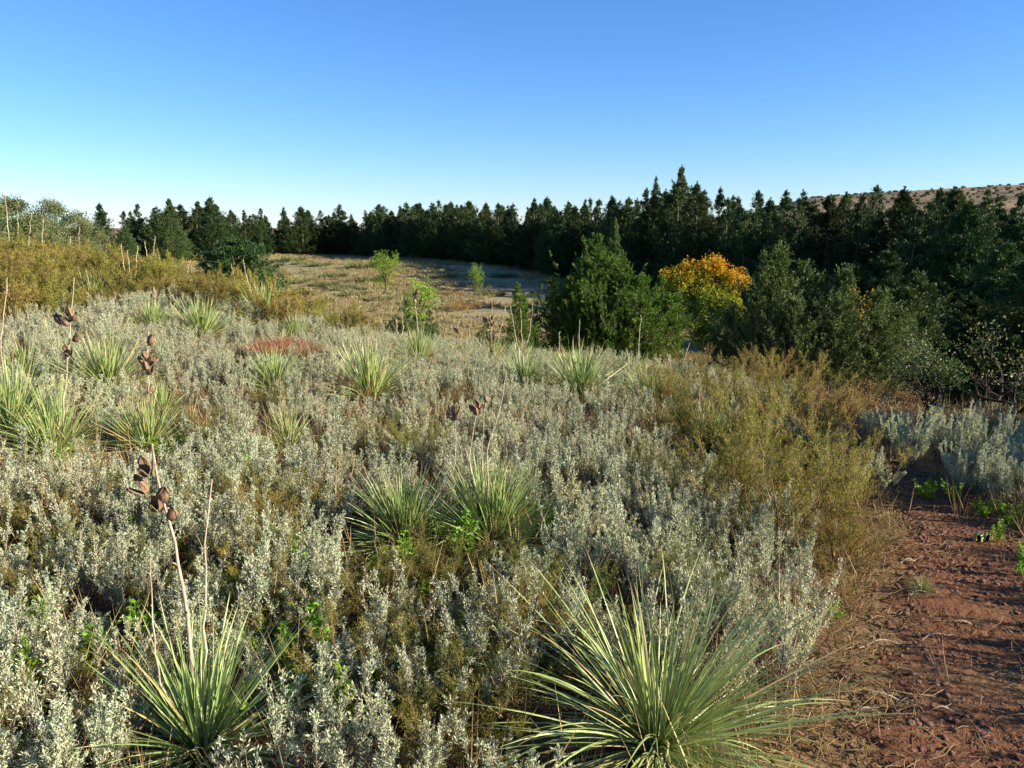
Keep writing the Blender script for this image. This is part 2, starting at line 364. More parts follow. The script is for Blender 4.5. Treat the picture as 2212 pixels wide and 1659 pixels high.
def forb_mesh(H, mat='forb', ns=9, rad=.09, ll=.03):
    b = MB()
    for s in range(ns):
        a = rng.uniform(0, 6.283); l = H * rng.uniform(.6, 1); top = np.array([math.cos(a) * rad * rng.random() * 1.5, math.sin(a) * rad * rng.random() * 1.5, l])
        bot = np.array([math.cos(a), math.sin(a), 0]) * .02
        b.tube([bot, (bot + top) / 2 + rng.normal(size=3) * .01, top], [.0022, .0018, .001], 3, .3)
        n = 26; t = rng.uniform(.2, 1.02, n)[:, None]; th = rng.uniform(0, 6.283, n)
        rd = np.stack([np.cos(th), np.sin(th), rng.uniform(.1, .9, n)], 1)
        b.leaves(bot + (top - bot) * t, rd, rng.uniform(.6, 1.1, n) * ll, rng.uniform(.35, .5, n) * ll, rng.random(n))
    return b.mesh('forb', [M[mat]])
FORB = [forb_mesh(.2), forb_mesh(.14, ns=12, rad=.13), forb_mesh(.24, ns=7)]

def tuft_mesh(mat, n, H, rad, w, spread=.5, vlo=0, vhi=1, name='tuft'):
    b = MB(); az = rng.uniform(0, 6.283, n); r0 = rad * np.sqrt(rng.random(n))
    P = np.stack([np.cos(az) * r0, np.sin(az) * r0, np.full(n, -.01)], 1)
    D = np.stack([np.cos(az) * spread * rng.random(n), np.sin(az) * spread * rng.random(n), np.ones(n)], 1) + rng.normal(size=(n, 3)) * .2
    b.leaves(P, D, H * rng.uniform(.45, 1.1, n), w * rng.uniform(.7, 1.2, n), rng.uniform(vlo, vhi, n))
    return b.mesh(name, [M[mat]])
def litter_mesh(n=60, rad=.22):
    b = MB(); 
    for k in range(n):
        p = np.array([rng.uniform(-rad, rad), rng.uniform(-rad, rad), rng.uniform(.002, .02)]); a = rng.uniform(0, 6.283); l = rng.uniform(.03, .14)
        d = np.array([math.cos(a), math.sin(a), rng.normal() * .12]); c = rng.normal(size=3) * .1 * l
        b.tube([p, p + d * l * .5 + c, p + d * l], [.0012, .0014, .0007], 3, rng.random() * .7)
    return b.mesh('litter', [M['grass']])

# ------------------------------------------------------------------ stuff scatter (one object each, geometry nodes)
def proto(me): return bpy.data.objects.new('prototype', me)
def scatter(name, meshes, P, rotz, scl, label, tilt=.12):
    n = len(P); me = bpy.data.meshes.new(name); me.vertices.add(n); me.vertices.foreach_set('co', np.asarray(P, np.float32).ravel())
    rot = np.stack([rng.normal(size=n) * tilt, rng.normal(size=n) * tilt, rotz], 1).astype(np.float32)
    a = me.attributes.new('rot', 'FLOAT_VECTOR', 'POINT'); a.data.foreach_set('vector', rot.ravel())
    a = me.attributes.new('scl', 'FLOAT', 'POINT'); a.data.foreach_set('value', np.asarray(scl, np.float32))
    a = me.attributes.new('idx', 'INT', 'POINT'); a.data.foreach_set('value', rng.integers(0, len(meshes), n).astype(np.int32))
    me.update(); o = link(name, me)
    g = bpy.data.node_groups.new(name, 'GeometryNodeTree')
    g.interface.new_socket('Geometry', in_out='INPUT', socket_type='NodeSocketGeometry'); g.interface.new_socket('Geometry', in_out='OUTPUT', socket_type='NodeSocketGeometry')
    N = g.nodes.new; gi = N('NodeGroupInput'); go = N('NodeGroupOutput'); iop = N('GeometryNodeInstanceOnPoints'); jn = N('GeometryNodeJoinGeometry')
    for m_ in meshes:
        oi = N('GeometryNodeObjectInfo'); oi.inputs['Object'].default_value = proto(m_); oi.inputs['As Instance'].default_value = True
        g.links.new(oi.outputs['Geometry'], jn.inputs[0])
    def attr(nm, ty):
        q = N('GeometryNodeInputNamedAttribute'); q.data_type = ty; q.inputs[0].default_value = nm
        return next(s for s in q.outputs if s.enabled and s.name == 'Attribute')
    g.links.new(gi.outputs[0], iop.inputs['Points']); g.links.new(jn.outputs[0], iop.inputs['Instance'])
    iop.inputs['Pick Instance'].default_value = True
    g.links.new(attr('idx', 'INT'), iop.inputs['Instance Index'])
    er = N('FunctionNodeEulerToRotation'); g.links.new(attr('rot', 'FLOAT_VECTOR'), er.inputs[0]); g.links.new(er.outputs[0], iop.inputs['Rotation'])
    g.links.new(attr('scl', 'FLOAT'), iop.inputs['Scale']); g.links.new(iop.outputs[0], go.inputs[0])
    md = o.modifiers.new('scatter', 'NODES'); md.node_group = g
    tag(o, label, kind='stuff'); return o
def pts_wedge(r0, r1, spacing, a0=-38, a1=40, jit=.5):
    xs = np.arange(-r1, r1, spacing); ys = np.arange(0, r1, spacing); Xg, Yg = np.meshgrid(xs, ys)
    Xg = Xg + rng.uniform(-jit, jit, Xg.shape) * spacing; Yg = Yg + rng.uniform(-jit, jit, Yg.shape) * spacing
    rg = np.hypot(Xg, Yg); ag = np.degrees(np.arctan2(Xg, Yg)); k = (rg > r0) & (rg < r1) & (ag > a0) & (ag < a1)
    return Xg[k], Yg[k]

# ------------------------------------------------------------------ yuccas
ordn = ['first', 'second', 'third', 'fourth', 'fifth', 'sixth', 'seventh', 'eighth', 'ninth', 'tenth', 'eleventh', 'twelfth', 'thirteenth', 'fourteenth', 'fifteenth', 'sixteenth',
        'seventeenth', 'eighteenth', 'nineteenth', 'twentieth', 'twenty-first', 'twenty-second', 'twenty-third', 'twenty-fourth', 'twenty-fifth', 'twenty-sixth', 'twenty-seventh', 'twenty-eighth', 'twenty-ninth', 'thirtieth']
def ordw(i): return ordn[i] if i < 30 else 'thirtieth'
YPOS = []
def pod_mesh(s=1.0, opened=False):
    """dry three-valved capsule: each valve a curved ridged shell, gaping when opened"""
    b = MB(); L = .055 * s; z = np.linspace(0, 1, 8); rd = np.interp(z, [0, .12, .4, .7, .9, 1], [.07, .22, .31, .28, .17, .06])
    for v in range(3):
        c = v * 2.094 + rng.normal() * .1; gap = rng.uniform(.25, .5) if opened else .08; fl = rng.uniform(.15, .4) if opened else .02
        th = np.linspace(-1.047 + gap / 2, 1.047 - gap / 2, 7) + c
        ridge = 1 + .10 * np.cos((th - c) * 6)[None] + rng.normal(size=(8, 7)) * .035
        out = np.array([math.cos(c), math.sin(c), 0])
        V = np.stack([rd[:, None] * np.cos(th) * ridge, rd[:, None] * np.sin(th) * ridge, np.repeat(z[:, None], 7, 1)], -1) + out * (fl * (z ** 2.5))[:, None, None]
        V[-1, :, 2] += rng.normal(size=7) * .05
        V2 = V * [.82, .82, .97] + [0, 0, .012]; i = np.arange(7)[:, None] * 7; j = np.arange(6)[None]
        F = np.stack([i + j, i + j + 1, i + 7 + j + 1, i + 7 + j], -1).reshape(-1, 4)
        b.add(V.reshape(-1, 3) * L, F); b.add(V2.reshape(-1, 3) * L, F[:, ::-1], m=1)
        for e in (0, 6):
            R_ = np.stack([V[:, e], V2[:, e]], 1).reshape(-1, 3) * L; b.add(R_, [[2 * q, 2 * q + 1, 2 * q + 3, 2 * q + 2] for q in range(7)], m=1)
    return b.mesh('seed_pod', [M['pod'], M['podin']])
PODM = [pod_mesh(1), pod_mesh(1.0, True), pod_mesh(.85, True), pod_mesh(.95), pod_mesh(.8)]
def stalk(root, yd, pts_px, pods=(), rad=.006, podscale=1.0, opened=()):
    rad = max(rad, .00075 * root.location.y)
    """pts_px: pixels from foot to tip, set at the plant's own depth"""
    org = np.array(root.location); w = []
    dep = org[1]
    for q, (a, c) in enumerate(pts_px): w.append(at_depth(a, c, dep + .02 * q))
    w = np.array(w); foot = org + [0, 0, .03]
    pts = np.vstack([foot, w]) if np.linalg.norm(foot - w[0]) > .03 else w
    # resample and knuckle
    dd = np.r_[0, np.cumsum(np.linalg.norm(np.diff(pts, axis=0), axis=1))]; t = np.linspace(0, dd[-1], 14)
    P = np.stack([np.interp(t, dd, pts[:, q]) for q in range(3)], 1); P[1:-1] += rng.normal(size=(12, 3)) * rad * .5
    rz = -root.rotation_euler.z; sc = root.scale[0]
    def loc(v):
        v = (np.asarray(v) - org) / sc; c, s = math.cos(rz), math.sin(rz)
        return np.stack([v[..., 0] * c - v[..., 1] * s, v[..., 0] * s + v[..., 1] * c, v[..., 2]], -1)
    b = MB(); b.tube(loc(P), np.linspace(rad, rad * .4, 14) / sc, 6)
    for q in range(3, 13):   # bract nodes
        p = loc(P[q]); d = unit(np.array([rng.normal(), rng.normal(), .8])); b.tube([p, p + d * rad * 2.2 / sc], [rad * .75 / sc, rad * .2 / sc], 4)
    st = link('stalk', b.mesh('stalk', [M['stalk']], True), root)
    for q, (a, c) in enumerate(pods):
        p = at_depth(a, c, dep + .03 + rng.uniform(-.02, .02) * podscale); k = np.linalg.norm(P - p, axis=1).argmin(); base = P[k]
        po = link('seed_pod', PODM[1] if q in opened else PODM[(q * 2 + len(YPOS)) % 5], st)
        L = .055 * podscale
        out = p - base; out[2] *= .3; out = unit(out + rng.normal(size=3) * .004)
        axis = unit(out * .75 + np.array([0, 0, 1.0]) * rng.choice([1, 1, .6]))
        ctr = p - axis * L * .5
        po.location = loc(ctr); 
        import mathutils
        po.rotation_mode = 'QUATERNION'; lax = loc(org + axis * sc); po.rotation_quaternion = mathutils.Vector(lax).to_track_quat('Z', 'Y')
        po.scale = (podscale / sc,) * 3
    return st
def yucca(px, py, sc, leaf, label, rz=None, dead=True, r=None):
    p = ground_at(px, py) if r is None else at_r(px, r)
    cr = np.interp(math.degrees(math.atan2(p[0], p[1])), CA, CC)
    if np.hypot(*p[:2]) > cr * 1.03: p = at_r(px, cr * 1.0 + rng.uniform(-.5, .3))
    if np.hypot(*p[:2]) > 5.2: sc *= 1.42
    e = empty('yucca', p, rng.uniform(0, 6.283) if rz is None else rz, sc); link('leaves', leaf, e)
    if dead: link('dead_leaves', YD[len(YPOS) % 2], e)
    tag(e, label, 'yucca', 'yuccas on the slope'); YPOS.append((p[0], p[1], (.10 * sc + .05) * (1 if sc > .5 else .6))); return e
y1 = yucca(1415, 1628, .93, YBIG, 'largest yucca, long pale green blades spilling toward the dirt path')
y1.rotation_euler = (.05, .16, 0)
y2 = yucca(440, 1640, 1.0, YBIG2, 'foreground yucca at bottom left with bare stalk and large tan pods')
stalk(y2, 0, [(425, 1560), (405, 1300), (385, 1190), (360, 1125), (345, 1085), (335, 1020), (328, 960)], [(335, 1090), (372, 1108), (303, 1052), (316, 1012), (352, 1070)], .008, 1.15, (2, 3))
stalk(y2, 0, [(438, 1480), (443, 1300), (447, 1130), (458, 1035)], (), .0055)
stalk(y2, 0, [(345, 1480), (328, 1330), (325, 1205)], (), .004)
y3 = yucca(878, 1190, 1.22, YFINE[1], 'dark fine-bladed yucca, left one of the touching pair in the middle')
y4 = yucca(1062, 1185, 1.3, YFINE[0], 'fine-bladed rounded yucca, right one of the touching pair in the middle')
stalk(y3, 0, [(985, 1010), (983, 900)], [(970, 893), (985, 885), (990, 898), (978, 900), (975, 884)], .005, .95)
stalk(y4, 0, [(1012, 1000), (1026, 900), (1036, 868)], [(1018, 880), (1030, 875), (1036, 886), (1028, 888)], .005, .95)
stalk(y4, 0, [(1050, 980), (1075, 900), (1095, 800)], (), .005)
stalk(y4, 0, [(1040, 1000), (1045, 900), (1050, 862)], [(1050, 860)], .004, 1.0)
y5 = yucca(800, 875, 1.08, YV[0], 'bright green spiky yucca standing above the sage at mid-slope')
stalk(y5, 0, [(850, 915), (848, 880)], (), .004)
stalk(y5, 0, [(905, 890), (915, 830), (932, 770)], (), .005)
y6 = yucca(625, 975, .62, YV[3], 'small thin yucca half buried in grey sage left of the middle pair')
y7 = yucca(320, 985, .85, YV[1], 'yellow-tinged yucca under the dark pod stalk with a clustered middle')
stalk(y7, 0, [(322, 930), (320, 850), (318, 775), (322, 700)], [(306, 776), (318, 768), (328, 780), (314, 790), (326, 735), (327, 843), (312, 765), (322, 800)], .006, 1.4)
y8 = yucca(130, 985, .95, YV[3], 'yellowish yucca carrying the tallest stalk with round brown pods')
stalk(y8, 0, [(135, 900), (145, 790), (152, 700), (160, 600)], [(140, 694), (128, 690), (158, 683), (165, 730), (147, 760), (150, 675)], .007, 1.5)
y9 = yucca(25, 950, 1.0, YV[0], 'yucca at the left border, blades cut off by the photo edge')
stalk(y9, 0, [(0, 740), (12, 640), (15, 600)], [(10, 632)], .006, .8)
y10 = yucca(235, 850, 1.02, YV[2], 'pale green yucca between the two tall brown-podded stalks')
yucca(200, 668, 1.2, YV[1], 'dark green yucca among golden shrubs on the upper left slope')
yucca(435, 740, 1.1, YV[2], 'silvery wide yucca on upper slope below the golden shrubs')
yucca(575, 705, 1.15, YV[0], 'silvery yucca near the slope crest, right of another like it')
y14 = yucca(905, 795, 1.0, YV[3], 'low flat-topped yucca just right of the bright green one')
yucca(1135, 850, .85, YV[2], 'narrow dark yucca, left one of two near the slope crest')
y16 = yucca(1255, 868, 1.05, YV[0], 'broad grey-green yucca, right one of two near the slope crest')
stalk(y16, 0, [(1262, 930), (1215, 925), (1208, 915)], [(1203, 912), (1212, 908), (1208, 918)], .004, 1.1)
yucca(1530, 985, .85, YV[1], 'thin yucca poking out of the golden bush by the path')
yucca(595, 850, .8, YV[2], 'dark small yucca under the rust coloured patch')
y19 = yucca(105, 620, 1.1, YV[1], 'grey yucca below the leftmost tall bare stalks')
yucca(60, 830, .8, YV[3], 'low yucca left of the podded stalk near the left edge')
y21 = yucca(1400, 880, .8, YV[2], 'narrow yucca leaning beside the golden bush left flank')
yucca(330, 720, .9, YV[3], 'straw-tipped yucca behind the small two-pod stalk')
ys = yucca(1995, 1285, .26, YV[3], 'tiny pale yucca seedling alone on the dirt path', dead=False)
yucca(640, 740, .8, YV[3], 'small yucca below the dark pod cluster near the crest')
yucca(110, 1000, .7, YV[1], 'drooping straw-coloured yucca below the leftmost podded stalk')
yucca(350, 905, .6, YV[3], 'short yucca hugging the foot of the dark podded stalk')
# crest yuccas whose stalks stand against the meadow
CR = [  # foot px,py, scale, stalk pixel lists, pods, label
    (668, 705, .7, [[(668, 690), (666, 650), (662, 618)]], [(664, 640), (670, 648), (663, 655), (671, 662), (666, 668), (670, 676), (667, 632), (673, 655)], 'crest yucca with a dense dark cluster of stacked pods'),
    (338, 700, .6, [[(336, 680), (333, 630), (332, 618)]], [(333, 628), (331, 640)], 'small yucca stalk topped by two reddish pods'),
    (903, 730, .7, [[(900, 690), (897, 650), (896, 620)]], [(894, 636), (900, 640), (896, 650), (901, 630)], 'crest yucca with dark pods seen against the yellow sapling'),
    (1062, 770, .8, [[(1060, 740), (1062, 700), (1063, 645)], [(1075, 740), (1086, 690), (1092, 660)]], [(1048, 690), (1055, 695), (1064, 685), (1062, 700), (1056, 705), (1060, 738), (1068, 730), (1053, 728)], 'crest yucca with two stalks and a wide dark pod cluster'),
    (1128, 780, .7, [[(1128, 740), (1124, 665)], [(1112, 720), (1102, 655)], [(1142, 730), (1152, 650)]], [(1150, 680)], 'crest yucca with three thin pale stalks before the small cedar'),
    (1250, 800, .7, [[(1250, 760), (1252, 690)]], [], 'crest yucca with one straight bare stalk before the green cedar'),
    (1208, 800, .6, [[(1208, 770), (1210, 715)]], [], 'crest yucca with a short bare stalk left of the green cedar'),
    (1378, 810, .7, [[(1378, 780), (1384, 680)]], [], 'crest yucca with a tall bare stalk right of the green cedar'),
    (1350, 815, .5, [[(1348, 790), (1352, 752)]], [(1356, 775)], 'crest yucca with a stub stalk and one dark pod'),
    (990, 760, .6, [[(985, 730), (992, 690)]], [(986, 712), (992, 716)], 'crest yucca with drooping small pods on a short stalk'),
    (858, 740, .5, [[(857, 710), (856, 690)], [(870, 705), (868, 670)]], [(855, 695)], 'crest yucca with two short stalks left of the yellow sapling'),
    (1455, 850, .6, [[(1470, 800), (1490, 740)], [(1450, 800), (1440, 760)]], [], 'yucca with two slanting bare stalks over the golden bush'),
    (545, 690, .6, [[(545, 640), (530, 590), (525, 560)]], [], 'crest yucca with a leaning bare stalk left of the meadow'),
    (15, 570, .9, [[(20, 530), (10, 410)], [(40, 540), (38, 455)]], [(10, 425)], 'yucca with the two tallest bare stalks at the upper left corner'),
    (62, 600, .9, [[(58, 570), (68, 460)]], [(66, 505), (72, 510)], 'yucca with a thick pale stalk and brown pods high on left slope'),
    (92, 580, .7, [[(90, 550), (93, 470)]], [(93, 480)], 'yucca with one slim stalk right of the thick pale stalk'),
    (165, 560, .7, [[(152, 545), (152, 510)], [(170, 545), (172, 490)]], [], 'yucca with two short stalks before the distant leafy trees'),
    (280, 640, .9, [[(282, 600), (275, 540)], [(292, 610), (297, 530)], [(270, 600), (262, 525)]], [], 'yucca with three bare stalks among golden shrubs'),
    (322, 610, .9, [[(322, 570), (312, 520)], [(330, 570), (335, 510)], [(345, 560), (340, 540)]], [], 'yucca with clustered pale stalks below the dark cedars'),
    (400, 640, .8, [[(395, 610), (412, 560)]], [], 'yucca with a right-leaning stalk among the golden shrubs'),
    (505, 650, .7, [[(508, 620), (500, 570)]], [], 'yucca with a thin stalk in front of the round dark cedar'),
    (600, 690, .7, [[(598, 660), (606, 620)]], [], 'yucca with a short upright stalk left of the dark pod cluster'),
]
for n, (px, py, sc, sts, pods, lab) in enumerate(CR):
    e = yucca(px, py, sc, YV[n % 4], lab, dead=False)
    for q, s_ in enumerate(sts): stalk(e, 0, s_, pods if q == 0 else (), .007, 1.6)
YP = np.array(YPOS)

GAP = ground_at(930, 1270)
def clear(x, y, z, m=.8):
    if path_d(x, y) < 1.25: return False
    dx = YP[:, 0] - x; dy = YP[:, 1] - y; rr_ = np.hypot(YP[:, 0], YP[:, 1]); al = (dx * YP[:, 0] + dy * YP[:, 1]) / rr_; ac = np.abs(dx * YP[:, 1] - dy * YP[:, 0]) / rr_
    if ((np.hypot(dx, dy) < YP[:, 2] * 1.6) | ((ac < YP[:, 2] * 1.9) & (al > 0) & (al < YP[:, 2] * 3.2))).any(): return False
    if math.hypot((x - GAP[0]) / .46, (y - GAP[1]) / .26) < 1: return False
    return True
# ------------------------------------------------------------------ golden sand sage bushes
OPOS = []
def bush(name, me, p, sc, label, cat, group, rz=None, tilt=(0, 0)):
    o = link(name, me); o.location = [float(q) for q in p]; o.scale = (sc, sc, sc); o.rotation_euler = (tilt[0], tilt[1], rng.uniform(0, 6.283) if rz is None else rz)
    tag(o, label, cat, group); OPOS.append((p[0], p[1], .3 * sc)); return o
G_O = 'golden feathery sand sage bushes'
for n, (px, py, sc, lab) in enumerate([
    (1690, 1190, 1.10, 'nearest golden feathery bush, overhanging the left edge of the path'),
    (1800, 1110, .85, 'golden bush whose twigs reach farthest over the red path'),
    (1560, 1120, .95, 'golden feathery bush behind the pale sage left of the path'),
    (1640, 1030, 1.15, 'tall golden bush in the middle of the path-side thicket'),
    (1770, 1000, 1.05, 'golden bush at the right rear of the path-side thicket'),
    (1490, 990, .95, 'golden bush on the left flank of the path-side thicket'),
    (1590, 930, 1.15, 'golden bush forming the top of the path-side thicket'),
    (1700, 920, 1.1, 'golden bush at the back of the thicket before the dark cedars'),
    (1430, 900, .85, 'small golden bush at the left rear of the thicket'),
    (1500, 850, .95, 'golden bush on the crest below the green cedar'),
    (1640, 860, 1.1, 'feathery golden bush on the crest below the wide cedar'),
    (1800, 1230, .62, 'low golden bush sprawling on the path edge'),
    (150, 1180, .65, 'olive bush among sage at the left, below the yuccas'),
    (560, 1190, .7, 'olive bush in the sage beside the near bare stalk'),
    (560, 1400, .45, 'small olive bush behind the bottom left yucca'),
    (20, 1640, .5, 'small olive bush in the bottom left corner'),
    (450, 1130, .55, 'olive bush right behind the large open pods'),
    (1260, 1130, .45, 'small olive bush right of the fine-bladed pair')]):
    p = ground_at(px, py); bush('sand_sage', OCH[n % 3], p, sc, lab, 'bush', G_O)
for k in range(60):
    px = rng.uniform(-20, 1450); py = rng.uniform(880, 1700); p = ground_at(px, py)
    if (np.hypot(YP[:, 0] - p[0], YP[:, 1] - p[1]) < .35).any(): continue
    bush('sand_sage', OLV[k % 2] if k % 4 else OCH[k % 3], p, rng.uniform(.32, .62), 'small olive bush half hidden in the sagebrush, one of many alike', 'bush', 'small olive bushes among the sagebrush')
    OPOS.pop()
n = 0
taken = []
for k in range(5000):
    px = rng.uniform(-60, 850); py = rng.uniform(500, 740)
    lim = np.interp(px, [0, 200, 400, 560, 700, 850], [672, 652, 632, 645, 705, 718])
    if py > lim + rng.normal() * 22: continue
    p = ground_at(px, py, 60)
    if np.hypot(*p[:2]) > 30: continue
    if any(math.hypot(p[0] - a, p[1] - c) < .50 for a, c in taken): continue
    if not clear(p[0], p[1], 0): continue
    taken.append((p[0], p[1])); bush('sand_sage', OCHF[n % 3], p, rng.uniform(.8, 1.5), 'golden shrub, one of many alike crowding the upper left slope', 'bush', 'golden shrubs crowding the upper left slope'); n += 1
    if n >= 150: break
print('ochre far', n)

# ------------------------------------------------------------------ sagebrush: nearest as things, the rest one mass
Xs, Ys = pts_wedge(1.45, 5.2, .185); cand = []
for x, y in zip(Xs, Ys):
    z = hz(x, y); px, py = project(x, y, z)
    if not clear(x, y, z): continue
    lim = np.interp(py, [850, 1000, 1130, 1200, 1300, 1400, 1500, 1659, 1900], [1750, 1760, 1560, 1710, 1800, 1775, 1680, 1520, 1420])
    right = px > 2075 and py < 1130
    if px > lim and not right: continue
    if right and path_d(x, y) < 1.9: continue
    # bare darker patches
    if wav(x, y, 1.5, 2) < -.52 and rng.random() < .8: continue
    if rng.random() < .12: continue
    cand.append((math.hypot(x, y), x, y, z, px, py))
cand.sort(); print('sage near candidates', len(cand))
G_S = 'silver sagebrush clumps nearest the camera'
rest = []
cnt = 0
for r_, x, y, z, px, py in cand:
    if cnt < 300 and -60 < px < 2270 and py < 1830:
        o = link('sagebrush', SAGE[rng.integers(0, 8)]); s_ = rng.uniform(.72, 1.18)
        o.location = (x, y, z); o.rotation_euler = (rng.normal() * .08, rng.normal() * .08, rng.uniform(0, 6.283)); o.scale = (s_, s_, s_ * rng.uniform(.85, 1.15))
        if px < 700: lab = 'silver-grey sagebrush clump, one of many alike in the left foreground'
        elif px > 1480: lab = 'silver-grey sagebrush clump in the pale stand beside the dirt path'
        else: lab = 'silver-grey sagebrush clump, one of many alike in the middle foreground'
        tag(o, lab, 'shrub', lab.replace('silver-grey sagebrush clump', 'sagebrush clumps').replace(', one of many alike', '')); cnt += 1
    else: rest.append((x, y, z))
Xs, Ys = pts_wedge(5.2, 25, .25, -36, 37)
for x, y in zip(Xs, Ys):
    r_ = math.hypot(x, y); a = math.degrees(math.atan2(x, y))
    z = hz(x, y); px, py = project(x, y, z)
    if not clear(x, y, z): continue
    if r_ > np.interp(a, [-36, -17, 0, 18, 37], [24, 17, 12.5, 11, 11.5]): continue
    if px < 900 and py < np.interp(px, [0, 200, 400, 560, 700, 850], [665, 645, 625, 640, 700, 715]) + rng.normal() * 14 and rng.random() < .5: continue
    if px > 1440 and py > 860 and px < 1850 and rng.random() < .55: continue
    if px > 1780 and (py < 960 or rng.random() < .6) and rng.random() < .96: continue
    rest.append((x, y, z))
rest = np.array(rest); n = len(rest); print('sage individual', cnt, 'rest', n)
near = np.hypot(rest[:, 0], rest[:, 1]) < 7
for nm, msk, ms, base in (('sagebrush_cover', np.ones(n, bool), SAGE[:4] + SAGEF, 1.0),):
    P = rest[msk]; scatter(nm, ms, P, rng.uniform(0, 6.283, len(P)), rng.uniform(.75, 1.2, len(P)) * base, 'silver sagebrush cover over the rest of the slope')

# dry grass, litter, forbs under the sage
GT = [tuft_mesh('grass', 30, .20, .07, .0035, .7, 0, .75), tuft_mesh('grass', 26, .13, .09, .004, 1.1, 0, .75), tuft_mesh('grass', 30, .10, .07, .0035, .8, .3, 1)]
LT = [litter_mesh(), litter_mesh()]
Xs, Ys = pts_wedge(1.3, 12, .135); ok = []
for x, y in zip(Xs, Ys):
    pd = path_d(x, y)
    if pd < 1.0 and rng.random() < .93: continue
    ok.append((x, y, hz(x, y)))
GT.append(tuft_mesh('grass', 16, .36, .05, .0032, .35, .35, .72)); GT.append(tuft_mesh('grass', 12, .42, .06, .003, .5, .35, .72))
ok = np.array(ok); scatter('dry_grass', GT, ok, rng.uniform(0, 6.28, len(ok)), rng.uniform(.4, 1.1, len(ok)), 'dry brown and green grass between the plants', .25)
Xs, Ys = pts_wedge(1.3, 6.5, .2); ok = []
for x, y in zip(Xs, Ys):
    if path_d(x, y) < .75 and rng.random() < .6: continue
    ok.append((x, y, hz(x, y) + .008))
ok = np.array(ok); scatter('leaf_litter', LT, ok, rng.uniform(0, 6.28, len(ok)), rng.uniform(.7, 1.2, len(ok)), 'dead twigs and straw littering the soil', .04)
def stone_mesh():
    b = MB(); k = 7; z = np.array([-.5, -.3, .1, .45, .6]); rd = np.array([.5, .9, 1, .7, .25]); th = np.arange(k) * 6.283 / k
    V = np.stack([np.outer(rd, np.cos(th)), np.outer(rd, np.sin(th)), np.repeat(z[:, None], k, 1)], -1) * (1 + rng.normal(size=(5, k, 1)) * .13) * [1, .75, .6]
    i = np.arange(4)[:, None] * k; j = np.arange(k)[None]; j2 = (j + 1) % k
    b.add(V.reshape(-1, 3), np.stack([i + j, i + j2, i + k + j2, i + k + j], -1).reshape(-1, 4)); b.add([V[4, 0], V[4, 2], V[4, 4], V[4, 6]], [[0, 1, 2, 3]])
    return b.mesh('stone', [M['stone']])
ok = []
for k in range(5200):
    q = rng.integers(0, len(pc)); u = rng.normal() * .6
    x = pc[q, 0] + Nn[q, 0] * u * pc[q, 2]; y = pc[q, 1] + Nn[q, 1] * u * pc[q, 2]
    ok.append((x, y, hz(x, y) + .014))
ok = np.array(ok); scatter('gravel', [stone_mesh() for _ in range(4)], ok, rng.uniform(0, 6.28, len(ok)), rng.uniform(.12, 1, len(ok)) ** 2.6 * .017 + .0025, 'loose red gravel on the path', .3)

# green forbs
FP = [(int(a_), int(b_)) for a_, b_ in zip(rng.uniform(30, 1250, 34), rng.uniform(980, 1640, 34))] + [(700, 1215), (885, 1250), (975, 1215), (910, 1290), (1000, 1230), (380, 1010), (110, 1330), (130, 1300), (250, 1080), (1290, 1200), (1330, 1130), (160, 1480), (740, 1530), (75, 1560), (1580, 1480), (1360, 1030),
      (2150, 1180), (2190, 1140), (2120, 1120), (2205, 1250), (2060, 1085), (2000, 1080), (1750, 1420), (1800, 1340), (1700, 1380), (850, 1300), (500, 1300), (640, 1300), (620, 1060), (230, 1220)]
for n, (px, py) in enumerate(FP):
    p = ground_at(px, py); o = link('green_weed', FORB[n % 3]); o.location = p; o.rotation_euler = (0, 0, rng.uniform(0, 6.28)); s_ = rng.uniform(.8, 1.3) * (.5 if 1560 < px < 1950 else .75 if px > 1950 else 1); o.scale = (s_,) * 3
    lab = ('low green weed, one of several at the right edge of the path' if px > 1950 else 'low green weed on the left verge of the path' if px > 1560 else
           'bright green weed, one of several in the gap below the middle yucca pair' if 680 < px < 1010 and py < 1310 else 'bright green leafy weed, one of several scattered among the sage')
    tag(o, lab, 'weed', lab.split(',')[0].replace('weed', 'weeds'))
# fallen leaves on the path side
for n, (px, py, lab) in enumerate([(1940, 1530, 'pale curled dry blade lying nearest the camera on the path'), (1900, 1410, 'dry blade bent like a hook in the middle of the path'), (2030, 1390, 'long pale dry blade lying across the path'),
        (2100, 1365, 'dry blade on the right half of the path'), (1960, 1225, 'dry arched blade just behind the yucca seedling'), (1880, 1560, 'dry blade beside the drooping tips of the largest yucca'), (2050, 1560, 'thin dry blade on the shaded lower path'), (1990, 1300, 'dry blade at the foot of the yucca seedling')]):
    p = ground_at(px, py); b = MB(); L = rng.uniform(.10, .2); t = np.linspace(-1, 1, 9)
    c = rng.uniform(.02, .05); P = np.stack([t * L / 2, c * (1 - t * t), .014 + .018 * np.abs(np.sin(t * 2 + n))], 1)
    V = np.stack([P + [0, .004, 0] * (1 - t * t)[:, None] ** .5, P + [0, 0, .003], P - [0, .004, 0] * (1 - t * t)[:, None] ** .5], 1).reshape(-1, 3)
    b.add(V, [[3 * q + k, 3 * q + k + 1, 3 * q + k + 4, 3 * q + k + 3] for q in range(8) for k in range(2)], .95)
    o = link('fallen_leaf', b.mesh('fallen_leaf', [M['yuccadead']])); o.location = p; o.rotation_euler = (0, 0, rng.uniform(-.6, .6)); tag(o, lab, 'dead leaf', 'dry blades lying on the path')
